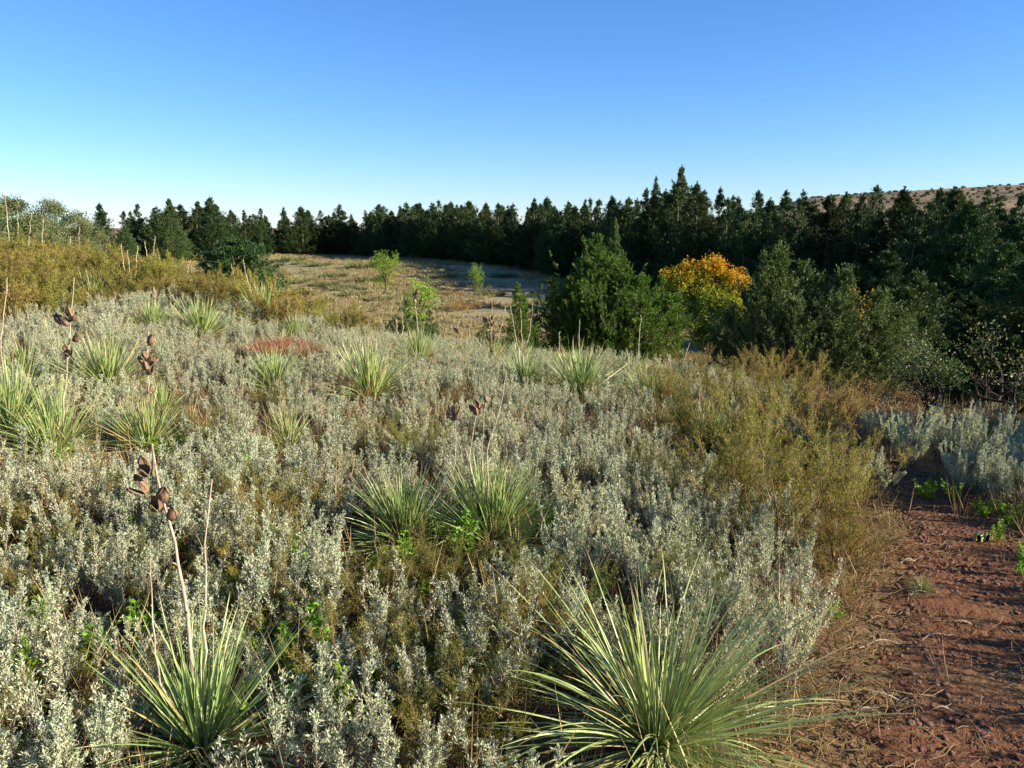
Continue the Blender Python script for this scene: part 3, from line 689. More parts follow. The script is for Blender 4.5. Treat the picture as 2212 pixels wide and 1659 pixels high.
# prickly pear pad
p = ground_at(2112, 1178); e = empty('prickly_pear', p); 
for k in range(2):
    b = MB(); th = np.linspace(0, 6.283, 13)[:-1]; V = []
    for q, zz in enumerate((-1, -.6, .6, 1)):
        s_ = (.55, 1, 1, .55)[q]; V += [(math.cos(a) * .028 * s_, zz * .007, .038 + math.sin(a) * .038 * s_) for a in th]
    F = [[q * 12 + a, q * 12 + (a + 1) % 12, (q + 1) * 12 + (a + 1) % 12, (q + 1) * 12 + a] for q in range(3) for a in range(12)]
    for q0 in (0, 36): F += [[q0 + a, q0 + a + 1, q0 + 10 - a, q0 + 11 - a] for a in range(0, 5)]
    b.add(V, F); o = link('pad', b.mesh('pad', [M['cactus']]), e); o.location = (k * .045, k * .01, 0); o.rotation_euler = (0, .3 * k - .1, .5 * k)
tag(e, 'small pale prickly pear pads at the right edge of the path', 'cactus')
# rust patch
for n, (px, py, sc) in enumerate([(575, 800, .8), (620, 806, .9), (665, 803, .8), (600, 786, .8), (640, 790, .8)]):
    if n == 0: RM = tuft_mesh('rust', 340, .22, .2, .006, 1.6, name='rust')
    o = link('dead_plant', RM); o.location = ground_at(px, py) + [0, 0, .2]; o.rotation_euler = (0, 0, rng.uniform(0, 6.28)); o.scale = (sc, sc, sc * .8)
    tag(o, ['leftmost', 'second from left', 'rightmost', 'rear left', 'rear right'][n] + ' rust-red dead plant in the patch left of the bright yucca', 'dead plant', 'rust-red dead plants')

# ------------------------------------------------------------------ russet shrubs and sage beyond the path
def twigbush(mat, rad, H, n, ls, nb=40):
    b = MB()
    for s in range(nb):
        a = rng.uniform(0, 6.283); rr_ = rad * math.sqrt(rng.random()); top = np.array([math.cos(a) * rr_, math.sin(a) * rr_, H * rng.uniform(.5, 1) * (1 - .35 * (rr_ / rad) ** 2)])
        mid = top * [.4, .4, .5] + rng.normal(size=3) * .03; b.tube([np.zeros(3), mid, top], [.006, .004, .0015], 3, .2)
        m_ = n // nb; q = rng.uniform(.35, 1.05, m_)[:, None]
        P = mid + (top - mid) * q + rng.normal(size=(m_, 3)) * .05 * ls / .03
        b.leaves(P, rng.normal(size=(m_, 3)) + [0, 0, .5], rng.uniform(.6, 1.2, m_) * ls, rng.uniform(.3, .6, m_) * ls, np.clip(rng.normal(.5, .25, m_) + rng.normal() * .1, 0, 1))
    return b.mesh('russet_shrub', [M[mat]])
RB = [twigbush('russet', .5, .5, 2600, .03), twigbush('russet', .4, .42, 2200, .028)]
RL = ['russet shrub below the wide cedar, at the left end of the rusty strip', 'orange-tinged shrub in the middle of the rusty strip beyond the path', 'orange shrub just left of the twisted tree trunk', 'rusty low shrub under the twisted tree', 'yellow-brown shrub right of the twisted tree trunk', 'rusty shrub at the right border behind the twisted trees']
for n, (px, py, sc) in enumerate([(1780, 915, .8), (1870, 930, .8), (1950, 940, .65), (2030, 955, .5), (2110, 955, .55), (2200, 950, .6)]):
    bush('russet_shrub', RB[n % 2], ground_at(px, py), sc, RL[n], 'shrub', 'russet shrubs beyond the path')
extra = [(1900, 895, .9), (1820, 885, .8), (1990, 890, .9), (2160, 890, .8), (2080, 892, .8), (1850, 905, .7), (1930, 910, .7), (2120, 905, .7), (2200, 900, .8)]
for n, (px, py, sc) in enumerate(extra):
    bush('russet_shrub', RB[n % 2], ground_at(px, py), sc, 'russet shrub in the rear row beneath the wide cedar, one of several alike', 'shrub', 'rear row of russet shrubs')
BS = sage_mesh(26, .34, .5, 1.4, 1.3)
for n, (px, py, sc, lab) in enumerate([(2170, 1110, .8, 'big pale sunlit sagebrush on the right side of the path'), (2080, 1070, .72, 'pale upright sagebrush left of the big one right of the path'), (1960, 1010, .8, 'blue-grey shaded sagebrush where the path bends'), (2040, 1000, .9, 'shaded sagebrush behind the bend, right of another like it'), (1890, 970, .75, 'shaded grey sagebrush beside the golden thicket'), (2120, 1010, .9, 'sagebrush in shade behind the big pale one'), (2230, 1080, .9, 'pale sagebrush cut by the right photo border')]):
    bush('sagebrush', BS, ground_at(px, py), sc, lab, 'shrub', 'sagebrush beyond the path')

# ------------------------------------------------------------------ trees
def cedar_mesh(H, Rm, nbr, cl, nl, ls, prof='cone', tops=1, name='crown', mat='cedar', low=.04, up=.55, seed=None):
    """crown: branches around one or several leaders, sprays of small leaf faces along each branch"""
    b = MB(); tb = MB()
    leaders = [(0, 0, H)]
    for k in range(tops - 1):
        a = rng.uniform(0, 6.283); q = rng.uniform(.2, .5) * Rm; leaders.append((math.cos(a) * q, math.sin(a) * q, H * rng.uniform(.66, .92)))
    for (lx, ly, lh) in leaders:
        tb.tube(np.array([[lx * .2, ly * .2, -.2], [lx * .5, ly * .5, lh * .3], [lx, ly, lh * .65], [lx, ly, lh * .97]]), np.array([.028, .02, .011, .002]) * H * (.6 if tops > 1 else 1), 7)
        nb = nbr // len(leaders)
        lob = rng.uniform(0, 6.283, 3); RmL = Rm * (1 if tops == 1 else .72)
        for s in range(nb):
            z = lh * (low + (1 - low) * rng.random() ** 1.25); u = z / lh; a = rng.uniform(0, 6.283)
            if prof == 'cone': pr = (1 - u) ** 1.0 * min(1.0, .72 + u * 1.2) + .02
            else: pr = (1 - u) ** .75 * min(1.0, .7 + u * 1.2) + .02
            L = RmL * pr * (1 + .18 * math.sin(3 * a + lob[0] + u * 7) + .12 * math.sin(5 * a + lob[1] + u * 15)) * rng.choice([rng.uniform(.5, .95), rng.uniform(.85, 1.3)])
            upk = up * rng.uniform(.35, 1.3) * (1 + .8 * u); d = np.array([math.cos(a), math.sin(a), upk])
            base = np.array([lx * min(1, u * 1.5), ly * min(1, u * 1.5), z - upk * L * .55])
            m_ = max(4, int(cl * (.35 + .8 * L / RmL))); t = rng.uniform(.15, 1, m_) ** .6
            C = base + d * (L * t)[:, None] + np.array([0, 0, .22 * L]) * (t ** 3)[:, None] + rng.normal(size=(m_, 3)) * (min(L, 1.2 * RmL) * .17 * (1.05 - t) + ls * .12)[:, None]
            sh = np.clip(rng.normal(.45, .19) + rng.normal(size=m_) * .08, 0, 1)
            q = nl; P = np.repeat(C, q, 0) + rng.normal(size=(m_ * q, 3)) * ls * .3
            D = unit(d)[None] * .9 + np.array([0, 0, .6]) + rng.normal(size=(m_ * q, 3)) * .5
            b.leaves(P, D, rng.uniform(.7, 1.5, m_ * q) * ls, rng.uniform(.22, .42, m_ * q) * ls, np.clip(np.repeat(sh, q) + rng.normal(size=m_ * q) * .13, 0, 1))
        # leading shoot
        q = 90; t = rng.random(q) ; P = np.array([lx, ly, 0]) + np.stack([rng.normal(size=q) * .8 * ls * (1.02 - t), rng.normal(size=q) * .8 * ls * (1.02 - t), lh * (.90 + .13 * t)], 1)
        D = np.array([0, 0, 1.3]) + rng.normal(size=(q, 3)) * .5
        b.leaves(P, D, ls * rng.uniform(.6, 1.1, q), ls * .28, np.clip(rng.normal(.5, .2, q), 0, 1))
    return b.mesh(name, [M[mat]]), tb.mesh('trunk', [M['bark']], True)
CED = [cedar_mesh(10, 3.3, 420, 24, 4, .20, 'cone', 1, up=.5), cedar_mesh(10, 3.1, 400, 24, 4, .20, 'round', 1, up=.6), cedar_mesh(10, 3.5, 460, 24, 4, .20, 'cone', 3, up=.6), cedar_mesh(10, 3.0, 400, 24, 4, .19, 'cone', 2, up=.55),
       cedar_mesh(10, 3.3, 440, 24, 4, .20, 'round', 3, up=.7), cedar_mesh(10, 3.2, 460, 24, 4, .19, 'round', 4, up=.6), cedar_mesh(10, 3.5, 400, 24, 4, .20, 'cone', 1, up=.35), cedar_mesh(10, 3.2, 440, 24, 4, .20, 'cone', 3, up=.5)]
def tree(name, meshes, p, H, label, cat='tree', group=None, H0=10.0, wide=1.0, rz=None):
    e = empty(name, p, rng.uniform(0, 6.283) if rz is None else rz); s_ = H / H0; e.scale = (s_ * wide, s_ * wide, s_)
    link('crown', meshes[0], e); link('trunk', meshes[1], e); tag(e, label, cat, group); return e
rowpx = [330, 550, 750, 900, 1100, 1300, 1500, 1700, 1900, 2100, 2300, 2600, 2900]; rowr = [128, 140, 140, 129, 108, 88, 75, 67, 61, 57, 53, 48, 44]
base_pts = np.array([at_r(a, c)[:2] for a, c in zip(rowpx, rowr)])
seg = np.r_[0, np.cumsum(np.linalg.norm(np.diff(base_pts, axis=0), axis=1))]
def toppx(px):  # treetop line of the photograph
    return np.interp(px, [330, 370, 440, 520, 600, 660, 730, 800, 860, 960, 1030, 1100, 1200, 1300, 1370, 1412, 1440, 1468, 1500, 1600, 1700, 1820, 1900, 2000, 2070, 2150, 2300, 3000],
                     [445, 437, 435, 440, 452, 450, 447, 440, 440, 436, 438, 440, 432, 428, 425, 400, 395, 375, 402, 418, 418, 408, 412, 418, 406, 420, 434, 430])
def jit(px): return rng.uniform(-8, 16)
nfront = 0; ncd = 0
for row, (off, sp) in enumerate([(0, 3.3), (3.2, 3.4), (6.5, 3.8)]):
    s_ = rng.uniform(0, 1)
    while s_ < seg[-1]:
        x = np.interp(s_, seg, base_pts[:, 0]); y = np.interp(s_, seg, base_pts[:, 1])
        ux, uy = np.interp(s_ + 2, seg, base_pts[:, 0]) - x, np.interp(s_ + 2, seg, base_pts[:, 1]) - y; l = math.hypot(ux, uy) + 1e-9
        nx, ny = -uy / l, ux / l
        if ny < 0: nx, ny = -nx, -ny
        x += nx * (off + rng.uniform(-.9, .9)); y += ny * (off + rng.uniform(-.9, .9)); z = hz(x, y)
        px, _ = project(x, y, z)
        ty = toppx(px) + rng.uniform(-5, 22); H = at_depth(px, ty, y)[2] - z
        H = max(H, 6)
        near_ = 'left sunlit stretch of the tree row' if px < 900 else 'middle stretch of the tree row' if px < 1400 else 'dark right stretch of the tree row'
        vis = -20 < px < 2240
        if row == 0 and vis: 
            lab = 'front-rank dark cedar in the ' + near_; grp = 'front rank of cedars, ' + near_
        else: lab = 'rear-rank cedar, only its top showing, in the ' + near_; grp = 'rear rank of cedars, ' + near_
        tree('cedar_tree', CED[rng.integers(0, 8)], (x, y, z - .1), H, lab, 'tree', grp, wide=rng.uniform(1.05, 1.4) * (1.2 if px < 950 else 1)); ncd += 1
        s_ += sp * rng.uniform(.8, 1.2)
print('cedars', ncd)
def top_tree(name, meshes, px, py_top, r, label, group=None, H0=10.0, wide=1.0, sink=0, cat='tree'):
    p = at_r(px, r); H = at_depth(px, py_top, p[1])[2] - p[2] + sink
    return tree(name, meshes, p - [0, 0, sink], H, label, cat, group, H0, wide)
top_tree('cedar_tree', CED[0], 1468, 366, 86, 'tallest pointed cedar of the row, rising highest against the sky', wide=.85)
top_tree('cedar_tree', CED[3], 1414, 388, 90, 'slim pale-tipped cedar just left of the tallest one', wide=.75)
top_tree('cedar_tree', CED[4], 458, 428, 126, 'cedar with a rounded flat top in the left part of the row', wide=1.25)
top_tree('cedar_tree', CED[0], 370, 432, 122, 'pointed cedar at the left end of the dense row', wide=1.1)
top_tree('cedar_tree', CED[0], 220, 443, 105, 'dark cone-shaped cedar standing alone left of the row', wide=1.1)
top_tree('cedar_tree', CED[1], 268, 492, 95, 'low dark cedar in the gap between the lone cedar and the row', wide=1.3)
# darker mid-distance cedars on the right
MC = [cedar_mesh(7, 2.6, 900, 34, 6, .125, 'round', 4, mat='cedar'), cedar_mesh(7, 2.3, 820, 34, 6, .125, 'round', 3, mat='cedarolive')]
for px, ty, r, w, lab in [(2090, 440, 47, 1.2, 'broad dark olive cedar rising before the right end of the row'), (1925, 545, 40, 1.5, 'mid-sized cedar behind the wide bushy one'), (2180, 530, 38, 1.5, 'dark cedar mass at the right photo border'), (1328, 475, 60, .6, 'slim cedar behind the bright green one, tip catching sun'), (1990, 590, 33, 1.6, 'shaded cedar behind the twisted tree'), (2110, 640, 28, 1.6, 'dark cedar directly above the twisted tree'), (1215, 560, 80, .8, 'shaded small cedar at the meadow shadow edge'), (2260, 600, 26, 1.6, 'cedar cut by the right photo border, behind the twisted tree')]:
    if px == 1215: continue
    top_tree('cedar_tree', MC[0 if w > 1.0 else 1], px, ty, r, lab, 'dark cedars in the right middle distance', 7.0, w)
# the two big nearer cedars
def bigcedar(H, plan, ls, dens, mat):
    """plan: (x, y, height, radius) of each leader"""
    b = MB(); tb = MB(); dead = MB()
    for (lx, ly, lh, rm) in plan:
        tb.tube(np.array([[lx * .15, ly * .15, -.3], [lx * .6, ly * .6, lh * .25], [lx, ly, lh * .6], [lx, ly, lh * .96]]), np.array([.09, .06, .035, .008]), 7)
        nb = int(dens * rm * lh)
        lob = rng.uniform(0, 6.283, 3)
        for s in range(nb):
            u = rng.random() ** 1.1; z = lh * (.02 + .98 * u); a = rng.uniform(0, 6.283)
            pr = (1 - u) ** .9 * min(1, .7 + u * 1.5) + .03
            L = rm * pr * (1 + .3 * math.sin(3 * a + lob[0] + u * 6) + .2 * math.sin(5 * a + lob[1] + u * 13)) * rng.uniform(.4, 1.25)
            d = np.array([math.cos(a), math.sin(a), rng.uniform(.3, 1.2)])
            base = np.array([lx * min(1, .4 + u), ly * min(1, .4 + u), z - .35 * L])
            t = np.linspace(0, 1, 5)[:, None]; cur = base + d * L * t + np.array([0, 0, .3 * L]) * t ** 2
            if s % 2 == 0: tb.tube(cur, np.linspace(.02, .004, 5), 3)
            m_ = max(5, int(15 * L / rm)); tq = rng.uniform(.25, 1, m_)[:, None]
            C = base + d * L * tq + np.array([0, 0, .3 * L]) * tq ** 2
            for c_, tt_ in zip(C, tq[:, 0]):    # side spray: a short plume
                dd = unit(unit(d) * .7 + rng.normal(size=3) * .45 + [0, 0, .5]); sl = rng.uniform(.10, .26) * (1.3 - tt_ * .6); q = 20
                w_ = rng.random(q)[:, None]; P = c_ + dd * sl * w_ + rng.normal(size=(q, 3)) * ls * .35 * (1.15 - w_)
                sh = rng.normal(.42, .15)
                b.leaves(P, dd + rng.normal(size=(q, 3)) * .5, rng.uniform(.6, 1.3, q) * ls, rng.uniform(.25, .42, q) * ls, np.clip(sh + rng.normal(size=q) * .14 + .1 * (w_[:, 0] - .5), 0, 1))
    return b.mesh('crown', [M[mat]]), tb.mesh('trunk', [M['bark']], True)
p = at_r(1310, 23)
Htop = at_depth(1285, 520, p[1])[2] - p[2]
plan = [(-.3, 0, Htop, 1.7), (.2, .2, Htop * .88, 1.6), (-.9, .1, Htop * .72, 1.5), (.9, -.1, Htop * .74, 1.6), (.4, -.8, Htop * .66, 1.5), (-.5, .8, Htop * .7, 1.4), (1.6, .3, Htop * .62, 1.5), (-1.3, .2, Htop * .6, 1.3), (1.0, -.9, Htop * .6, 1.3), (1.9, 0, Htop * .52, .9)]
plan += [(-.65, .1, Htop * .86, .5), (.65, 0, Htop * .80, .5), (1.2, .1, Htop * .76, .5), (-1.5, 0, Htop * .72, .5), (1.9, 0, Htop * .64, .5), (-2.0, 0, Htop * .5, .5)]
e = empty('cedar_tree', p); cm = bigcedar(1, plan, .055, 58, 'cedarbright'); link('crown', cm[0], e); link('trunk', cm[1], e)
tag(e, 'bright green sunlit cedar with a leaning pointed top, just below the slope crest', 'tree')
p = at_r(1780, 17.5)
def hh_(px, py): return at_depth(px, py, p[1])[2] - p[2]
def xx_(px): return (px - 1780) / FPX * p[1] / 1.0187
plan = [(xx_(1690), .1, hh_(1670, 540), 1.15), (xx_(1755), .3, hh_(1750, 580), 1.1), (xx_(1835), .1, hh_(1830, 595), 1.2), (xx_(1915), 0, hh_(1935, 640), 1.05), (xx_(1640), -.2, hh_(1620, 640), 1.1), (xx_(1960), -.1, hh_(1975, 680), 1.1),
        (xx_(1700), -.6, hh_(1700, 650), 1.3), (xx_(1800), -.7, hh_(1800, 650), 1.4), (xx_(1880), -.6, hh_(1890, 680), 1.3), (xx_(1620), .2, hh_(1590, 720), 1.0)]
plan += [(xx_(a_), .1 * q_, hh_(a_, c_), .5) for q_, (a_, c_) in enumerate([(1655, 560), (1700, 575), (1722, 610), (1790, 600), (1945, 640), (1600, 670), (1568, 720), (2010, 690)])]
e = empty('cedar_tree', p); cm = bigcedar(1, plan, .048, 66, 'cedarolive'); link('crown', cm[0], e); link('trunk', cm[1], e)
tag(e, 'wide bushy olive cedar with several feathery tops, right of the orange-leaved tree', 'tree')
# small cedars near the crest
SC = [cedar_mesh(3, 1.5, 460, 30, 5, .07, 'round', 1, mat='cedar'), cedar_mesh(3, 1.1, 260, 24, 5, .06, 'cone', 2, mat='cedarbright'), cedar_mesh(3, 1.4, 320, 24, 5, .065, 'round', 3, mat='cedarolive')]
for px, ty, r, w, k, lab in [(1118, 618, 21, 1.2, 1, 'small pointed cedar behind the thin pale stalks'), (505, 522, 31, 1.5, 0, 'small round dark cedar where the golden slope meets the meadow'), (870, 648, 20, 1.2, 2, 'low dark cedar tip behind the crest, left of the pod stalk'), (925, 672, 19, 1.0, 2, 'low dark cedar right of the pod stalk behind the crest'), (575, 590, 24, .8, 1, 'small green juniper right of the round dark cedar'), (1430, 600, 24, 1.0, 1, 'small bright cedar between the green cedar and the orange tree'), (1050, 690, 19, .9, 2, 'low cedar behind the widest pod cluster')]:
    top_tree('cedar_tree', SC[k], px, ty, r, lab, None, 3.0, w)
# saplings in the meadow
def decid(H, Rm, ncl, q, ls, mat, clump=.28, low=.25, vf=None, name='crown', flat=1.0, branches=9, lobes=None):
    b = MB(); tb = MB(); tb.tube([[0, 0, -.2], [.02 * H, 0, H * .3], [0, .02 * H, H * .6]], [.022 * H, .016 * H, .008 * H], 7)
    C = []
    while len(C) < ncl:
        v = rng.normal(size=3); v = v / np.linalg.norm(v) * rng.random() ** .4
        if lobes:
            lx, ly, lz, lr = lobes[len(C) % len(lobes)]; C.append([lx + v[0] * lr, ly + v[1] * lr, max(.3, lz + v[2] * lr * .75)]); continue
        C.append([v[0] * Rm, v[1] * Rm, H * (low + (1 - low) * (.5 + .5 * v[2] * flat))])
    C = np.array(C)
    for c in C[:branches * 4:4]: tb.tube([[0, 0, H * .2], c * [.4, .4, .7], c], [.012 * H, .008 * H, .002 * H], 5)
    for c in C:
        cs = clump * Rm * rng.uniform(.6, 1.3); d = unit(rng.normal(size=(q, 3))) * rng.random((q, 1)) ** .45; P = c + d * cs
        v = np.clip(rng.normal(.5, .15) + rng.normal(size=q) * .15, 0, 1) if vf is None else np.clip(vf(P) + rng.normal(size=q) * .12, 0, 1)
        b.leaves(P, d + rng.normal(size=(q, 3)) * .7 + [0, 0, .3], rng.uniform(.6, 1.3, q) * ls, rng.uniform(.4, .7, q) * ls, v)
    return b.mesh(name, [M[mat]]), tb.mesh('trunk', [M['bark']], True)
SAP = decid(3, 1.05, 70, 46, .10, 'yellowtree', .24, .08)
for px, ty, r, w, lab in [(830, 540, 78, 1.15, 'tallest yellow-green sapling standing in the sunlit meadow'), (1028, 568, 72, .75, 'yellow-green sapling at the edge of the meadow shade'), (903, 598, 50, 1.0, 'small yellow-green sapling behind the dark pod stalk')]:
    top_tree('sapling', SAP, px, ty, r, lab, 'saplings in the meadow', 3.0, w)
# autumn tree
p = at_r(1530, 42); Ht = at_depth(1530, 548, p[1])[2] - p[2]
def vf(P): return .24 + .58 * sstep(P[:, 2] / Ht, .45, .95) + .16 * sstep(P[:, 0], .5, 1.7) * (P[:, 2] > .3 * Ht)
LB = [(-1.4, 0, Ht * .76, .8), (-.5, .2, Ht * .82, .8), (.35, 0, Ht * .88, .6), (1.5, 0, Ht * .76, .7), (1.6, -.2, Ht * .42, .8), (-1.3, -.2, Ht * .42, 1.1), (0, -.3, Ht * .4, 1.2), (0, 0, Ht * .25, .7), (-.2, -.3, Ht * .62, 1.1), (.9, -.3, Ht * .58, 1.0)]
b_ = decid(Ht, 2.2, 460, 44, .12, 'autumn', .14, .02, vf, lobes=LB)
e = empty('autumn_tree', p); link('crown', b_[0], e); link('trunk', b_[1], e); tag(e, 'round tree with orange and yellow autumn leaves above the shaded meadow', 'tree')
p = at_r(1875, 30); Ht = at_depth(1875, 606, p[1])[2] - p[2]
def vf2(P): return .3 + .45 * sstep(P[:, 2] / Ht, .5, .9)
b_ = decid(Ht, .9, 50, 34, .09, 'autumn', .4, .3, vf2)
e = empty('autumn_tree', p); link('crown', b_[0], e); link('trunk', b_[1], e); tag(e, 'small orange-topped tree glimpsed behind the wide bushy cedar', 'tree')
# left broadleaf trees
def lobset(k, R_, H): return [(math.cos(a) * R_ * rng.uniform(.3, .75), math.sin(a) * R_ * rng.uniform(.3, .75), H * rng.uniform(.12, .78), R_ * rng.uniform(.38, .6)) for a in rng.uniform(0, 6.283, k)] + [(0, 0, H * .85, R_ * .32), (0, 0, H * .25, R_ * .8), (0, 0, H * .5, R_ * .6)]
DT = [decid(9, 3.2, 260, 120, .17, 'broad', .2, .05, lobes=lobset(7, 3.2, 9)), decid(9, 3.2, 190, 110, .17, 'pale', .2, .05, lobes=lobset(7, 3.2, 9)), decid(9, 3.6, 270, 120, .17, 'broad', .2, .05, lobes=lobset(8, 3.6, 9))]
for px, ty, r, k, w, lab in [(-5, 425, 80, 2, 1.1, 'dark leafy tree right at the left photo border'), (30, 412, 88, 0, 1.0, 'tall pale-brown leafy tree at the top left corner'), (120, 424, 95, 2, 1.05, 'rounded brown-tipped leafy tree second from the left edge'), (185, 470, 90, 2, .8, 'low leafy tree left of the lone cone-shaped cedar'), (300, 468, 150, 1, 1.0, 'pale distant leafy tree showing in the gap of the tree row'), (-70, 430, 85, 0, 1.0, 'leafy tree cut by the left photo border'), (75, 455, 80, 2, 1.0, 'greener low leafy tree between the two taller ones on the left')]:
    top_tree('leafy_tree', DT[k], px, ty, r, lab, 'leafy trees at the far left', 9.0, w)
# twisted sumac trees on the right
def sumac(seed):
    tb = MB(); b = MB(); tips = []
    def grow(p, d, L, r_, lev):
        pts = [p]; q = p.copy()
        for k in range(4):
            d = unit(d + rng.normal(size=3) * .28 + [0, 0, .04]); q = q + d * L / 4; pts.append(q.copy())
        tb.tube(pts, np.linspace(r_, r_ * .6, 5), 6)
        if lev == 0: tips.append(q); return
        for k in range(3 if lev > 1 else 4):
            dd = unit(d + rng.normal(size=3) * .75 + [0, 0, .25]); grow(q if k else pts[3], dd, L * rng.uniform(.55, .8), r_ * .58, lev - 1)
        if lev < 3: tips.append(q)
    for k in range(3):
        a = seed + k * 2.1; grow(np.array([0, 0, -.05]), unit(np.array([math.cos(a) * .9, math.sin(a) * .6, .8])), .5, .035, 3)
    zt_ = np.quantile([c[2] for c in tips], .7)
    for c in tips:
        if c[2] < .6: continue
        q = 22; P = c + rng.normal(size=(q, 3)) * .085; b.leaves(P, rng.normal(size=(q, 3)) + [0, 0, .3], rng.uniform(.025, .05, q), rng.uniform(.014, .026, q), np.clip(rng.beta(2, 2, q) * .72 + .3 * (c[2] > zt_) * (rng.random(q) < .35), 0, 1))
    return b.mesh('crown', [M['sumac']]), tb.mesh('trunk', [M['darkbark']], True)
for px, py, ty, seed, lab in [(2005, 905, 745, .2, 'small twisted tree with dark crooked trunk left of another at the right border'), (2160, 925, 715, 1.9, 'twisted tree with pale-tipped leaves at the right photo border')]:
    p = ground_at(px, py); Ht = at_depth(px, ty, p[1])[2] - p[2]; sm = sumac(seed)
    zt = max(v.co.z for v in sm[1].vertices); e = empty('twisted_tree', p, 0, Ht / zt); link('crown', sm[0], e); link('trunk', sm[1], e); tag(e, lab, 'tree', 'twisted trees beyond the path')
# plants along the right side of the near path, partly outside the border
for n, (px, py, sc) in enumerate([(2640, 1480, .8), (2480, 1330, .55), (2400, 1240, .5), (2760, 1640, .8), (2330, 1150, .7), (2620, 1280, .7), (2950, 1450, 1.0)]):
    if n % 2: bush('sand_sage', OCH[n % 3], ground_at(px, py), sc * 1.1, 'golden bush out of frame along the right side of the path', 'bush', 'golden bushes beyond the right border')
    else: bush('sagebrush', BS, ground_at(px, py), sc, 'sagebrush out of frame along the right side of the path', 'shrub', 'sagebrush beyond the right border')
# trees just outside the right border whose shade falls across the bend of the path
for x, y, H in [(4.3, 2.1, .95), (4.9, 2.75, 1.0), (6.5, 4.6, 2.2), (7.2, 5.8, 2.3), (8.1, 7.0, 2.5)]:
    tree('cedar_tree', MC[1], (x, y, hz(x, y)), H, 'cedar out of frame to the right, shading the path bend', 'tree', 'cedars beyond the right border', 7.0, 1.7)

# ------------------------------------------------------------------ meadow grass, shrubs and hill scrub
MG = [tuft_mesh('meadow', 60, .32, .45, .04, .9), tuft_mesh('meadow', 50, .26, .5, .045, 1.1), tuft_mesh('meadow', 50, .42, .35, .035, .6)]
ok = []
for k in range(26000):
    a = R(rng.uniform(-24, 34)); r_ = rng.uniform(24 ** 1.6, 150 ** 1.6) ** .625; x, y = math.sin(a) * r_, math.cos(a) * r_
    if wav(x, y, 17, 1) + .4 * wav(x, y, 5, 3) < rng.uniform(-.6, .25): continue
    ok.append((x, y, hz(x, y)))
ok = np.array(ok); scatter('meadow_grass', MG, ok, rng.uniform(0, 6.28, len(ok)), rng.uniform(.5, 1.2, len(ok)), 'tan and green tufts of meadow grass in the valley', .1)
MB2 = twigbush('russet', 1.0, .8, 900, .12, 30); MB3 = tuft_mesh('meadow', 500, .8, 1.0, .05, .9, 0, .35)
for n, (px, py, sc, k) in enumerate([(1010, 668, .9, 0), (985, 672, .8, 0), (640, 612, 1, 1), (700, 618, 1, 1), (590, 600, 1, 1), (760, 640, .9, 1), (740, 628, .9, 1), (905, 560, 1.2, 0), (745, 540, 1.3, 0), (690, 575, 1, 1), (655, 572, 1, 1), (820, 650, .8, 1), (1560, 700, .7, 0), (620, 640, 1.2, 1), (655, 655, .8, 0), (720, 600, 1, 1), (790, 610, 1.2, 1), (840, 600, .8, 0), (960, 600, 1, 1), (930, 630, .8, 1), (1060, 640, .9, 1), (1090, 600, 1, 1), (980, 640, .7, 0), (780, 580, 1.4, 1), (630, 565, 1.3, 1)]):
    p = ground_at(px, py, 200); o = link('meadow_shrub', MB2 if k == 0 else MB3); o.location = p; o.scale = (sc * 1.3, sc * 1.3, sc * .8)
    lab = {0: 'low reddish-brown shrub in the meadow', 1: 'low grey-green shrub in the meadow'}[k]; tag(o, lab + ', one of several alike', 'shrub', lab + 's')
b = MB(); P = rng.normal(size=(220, 3)); P = unit(P) * rng.uniform(.6, 1, (220, 1)) * [2.6, 2.6, 1.9] + [0, 0, 1.3]
b.leaves(P, rng.normal(size=(220, 3)), rng.uniform(.6, 1.3, 220), rng.uniform(.5, .9, 220), rng.random(220)); HS = [b.mesh('scrub', [M['cedar']])]
ok = []
for k in range(2300):
    a = R(rng.uniform(13, 36)); r_ = rng.uniform(700, 1600); x, y = math.sin(a) * r_, math.cos(a) * r_
    if wav(x, y, 160, 1) < rng.uniform(-.7, .7): continue
    ok.append((x, y, hz(x, y)))
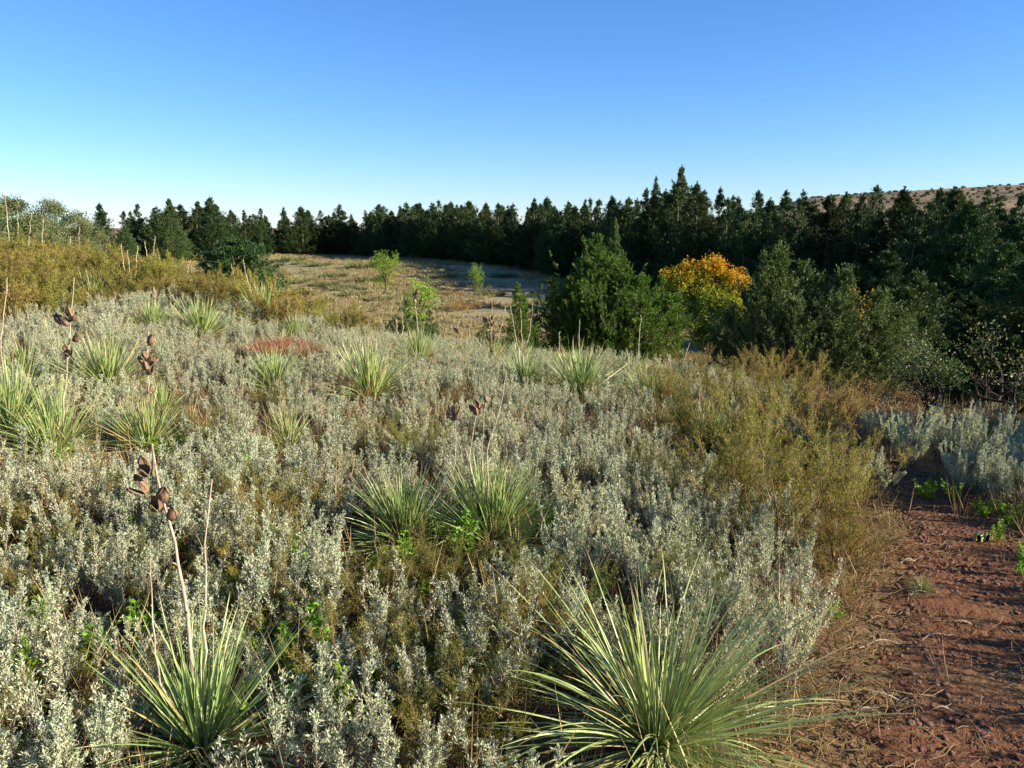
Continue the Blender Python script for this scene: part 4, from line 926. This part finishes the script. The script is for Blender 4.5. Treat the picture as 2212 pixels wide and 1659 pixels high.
ok = np.array(ok); scatter('hill_scrub', HS, ok, rng.uniform(0, 6.28, len(ok)), rng.uniform(.2, .8, len(ok)) , 'dark scrub dotting the distant hillside', .05)

# ------------------------------------------------------------------ light, sky, camera
SUN_AZ, SUN_EL = R(102.5), R(20)
w = bpy.data.worlds.new('World'); scene.world = w; w.use_nodes = True; nt = w.node_tree; nt.nodes.clear()
sky = nt.nodes.new('ShaderNodeTexSky'); sky.sky_type = 'NISHITA'; sky.sun_disc = False; sky.sun_elevation = SUN_EL; sky.sun_rotation = SUN_AZ
sky.altitude = 500; sky.air_density = 1.0; sky.dust_density = 0; sky.ozone_density = 6
hs = nt.nodes.new('ShaderNodeHueSaturation'); hs.inputs['Saturation'].default_value = 1.08
bg = nt.nodes.new('ShaderNodeBackground'); bg.inputs[1].default_value = .076; out = nt.nodes.new('ShaderNodeOutputWorld')
nt.links.new(sky.outputs[0], hs.inputs['Color']); tn = mixc(nt, 1.0, hs.outputs[0], (1.03, 1.01, 1.13), 'MULTIPLY'); nt.links.new(tn, bg.inputs[0]); nt.links.new(bg.outputs[0], out.inputs[0])
sl = bpy.data.lights.new('sun', 'SUN'); sl.energy = 5; sl.angle = R(.5); sl.color = (1, .90, .74)
so = bpy.data.objects.new('sun', sl); COL.objects.link(so)
import mathutils
d = mathutils.Vector((math.sin(SUN_AZ) * math.cos(SUN_EL), math.cos(SUN_AZ) * math.cos(SUN_EL), math.sin(SUN_EL)))
so.rotation_euler = d.to_track_quat('Z', 'Y').to_euler(); so.location = (20, -10, 30)
cam = bpy.data.cameras.new('camera'); cam.sensor_width = 36; cam.lens = 36 * FPX / 2212; cam.clip_end = 8000; cam.clip_start = .05
co = bpy.data.objects.new('camera', cam); COL.objects.link(co); co.location = (0, 0, EYE); co.rotation_euler = (R(90) - PITCH, 0, 0)
scene.camera = co
vs = scene.view_settings; vs.view_transform = 'Standard'; vs.look = 'None'; vs.exposure = 1.32; vs.gamma = 1
scene.cycles.max_bounces = 5; scene.cycles.transparent_max_bounces = 4; scene.cycles.diffuse_bounces = 3
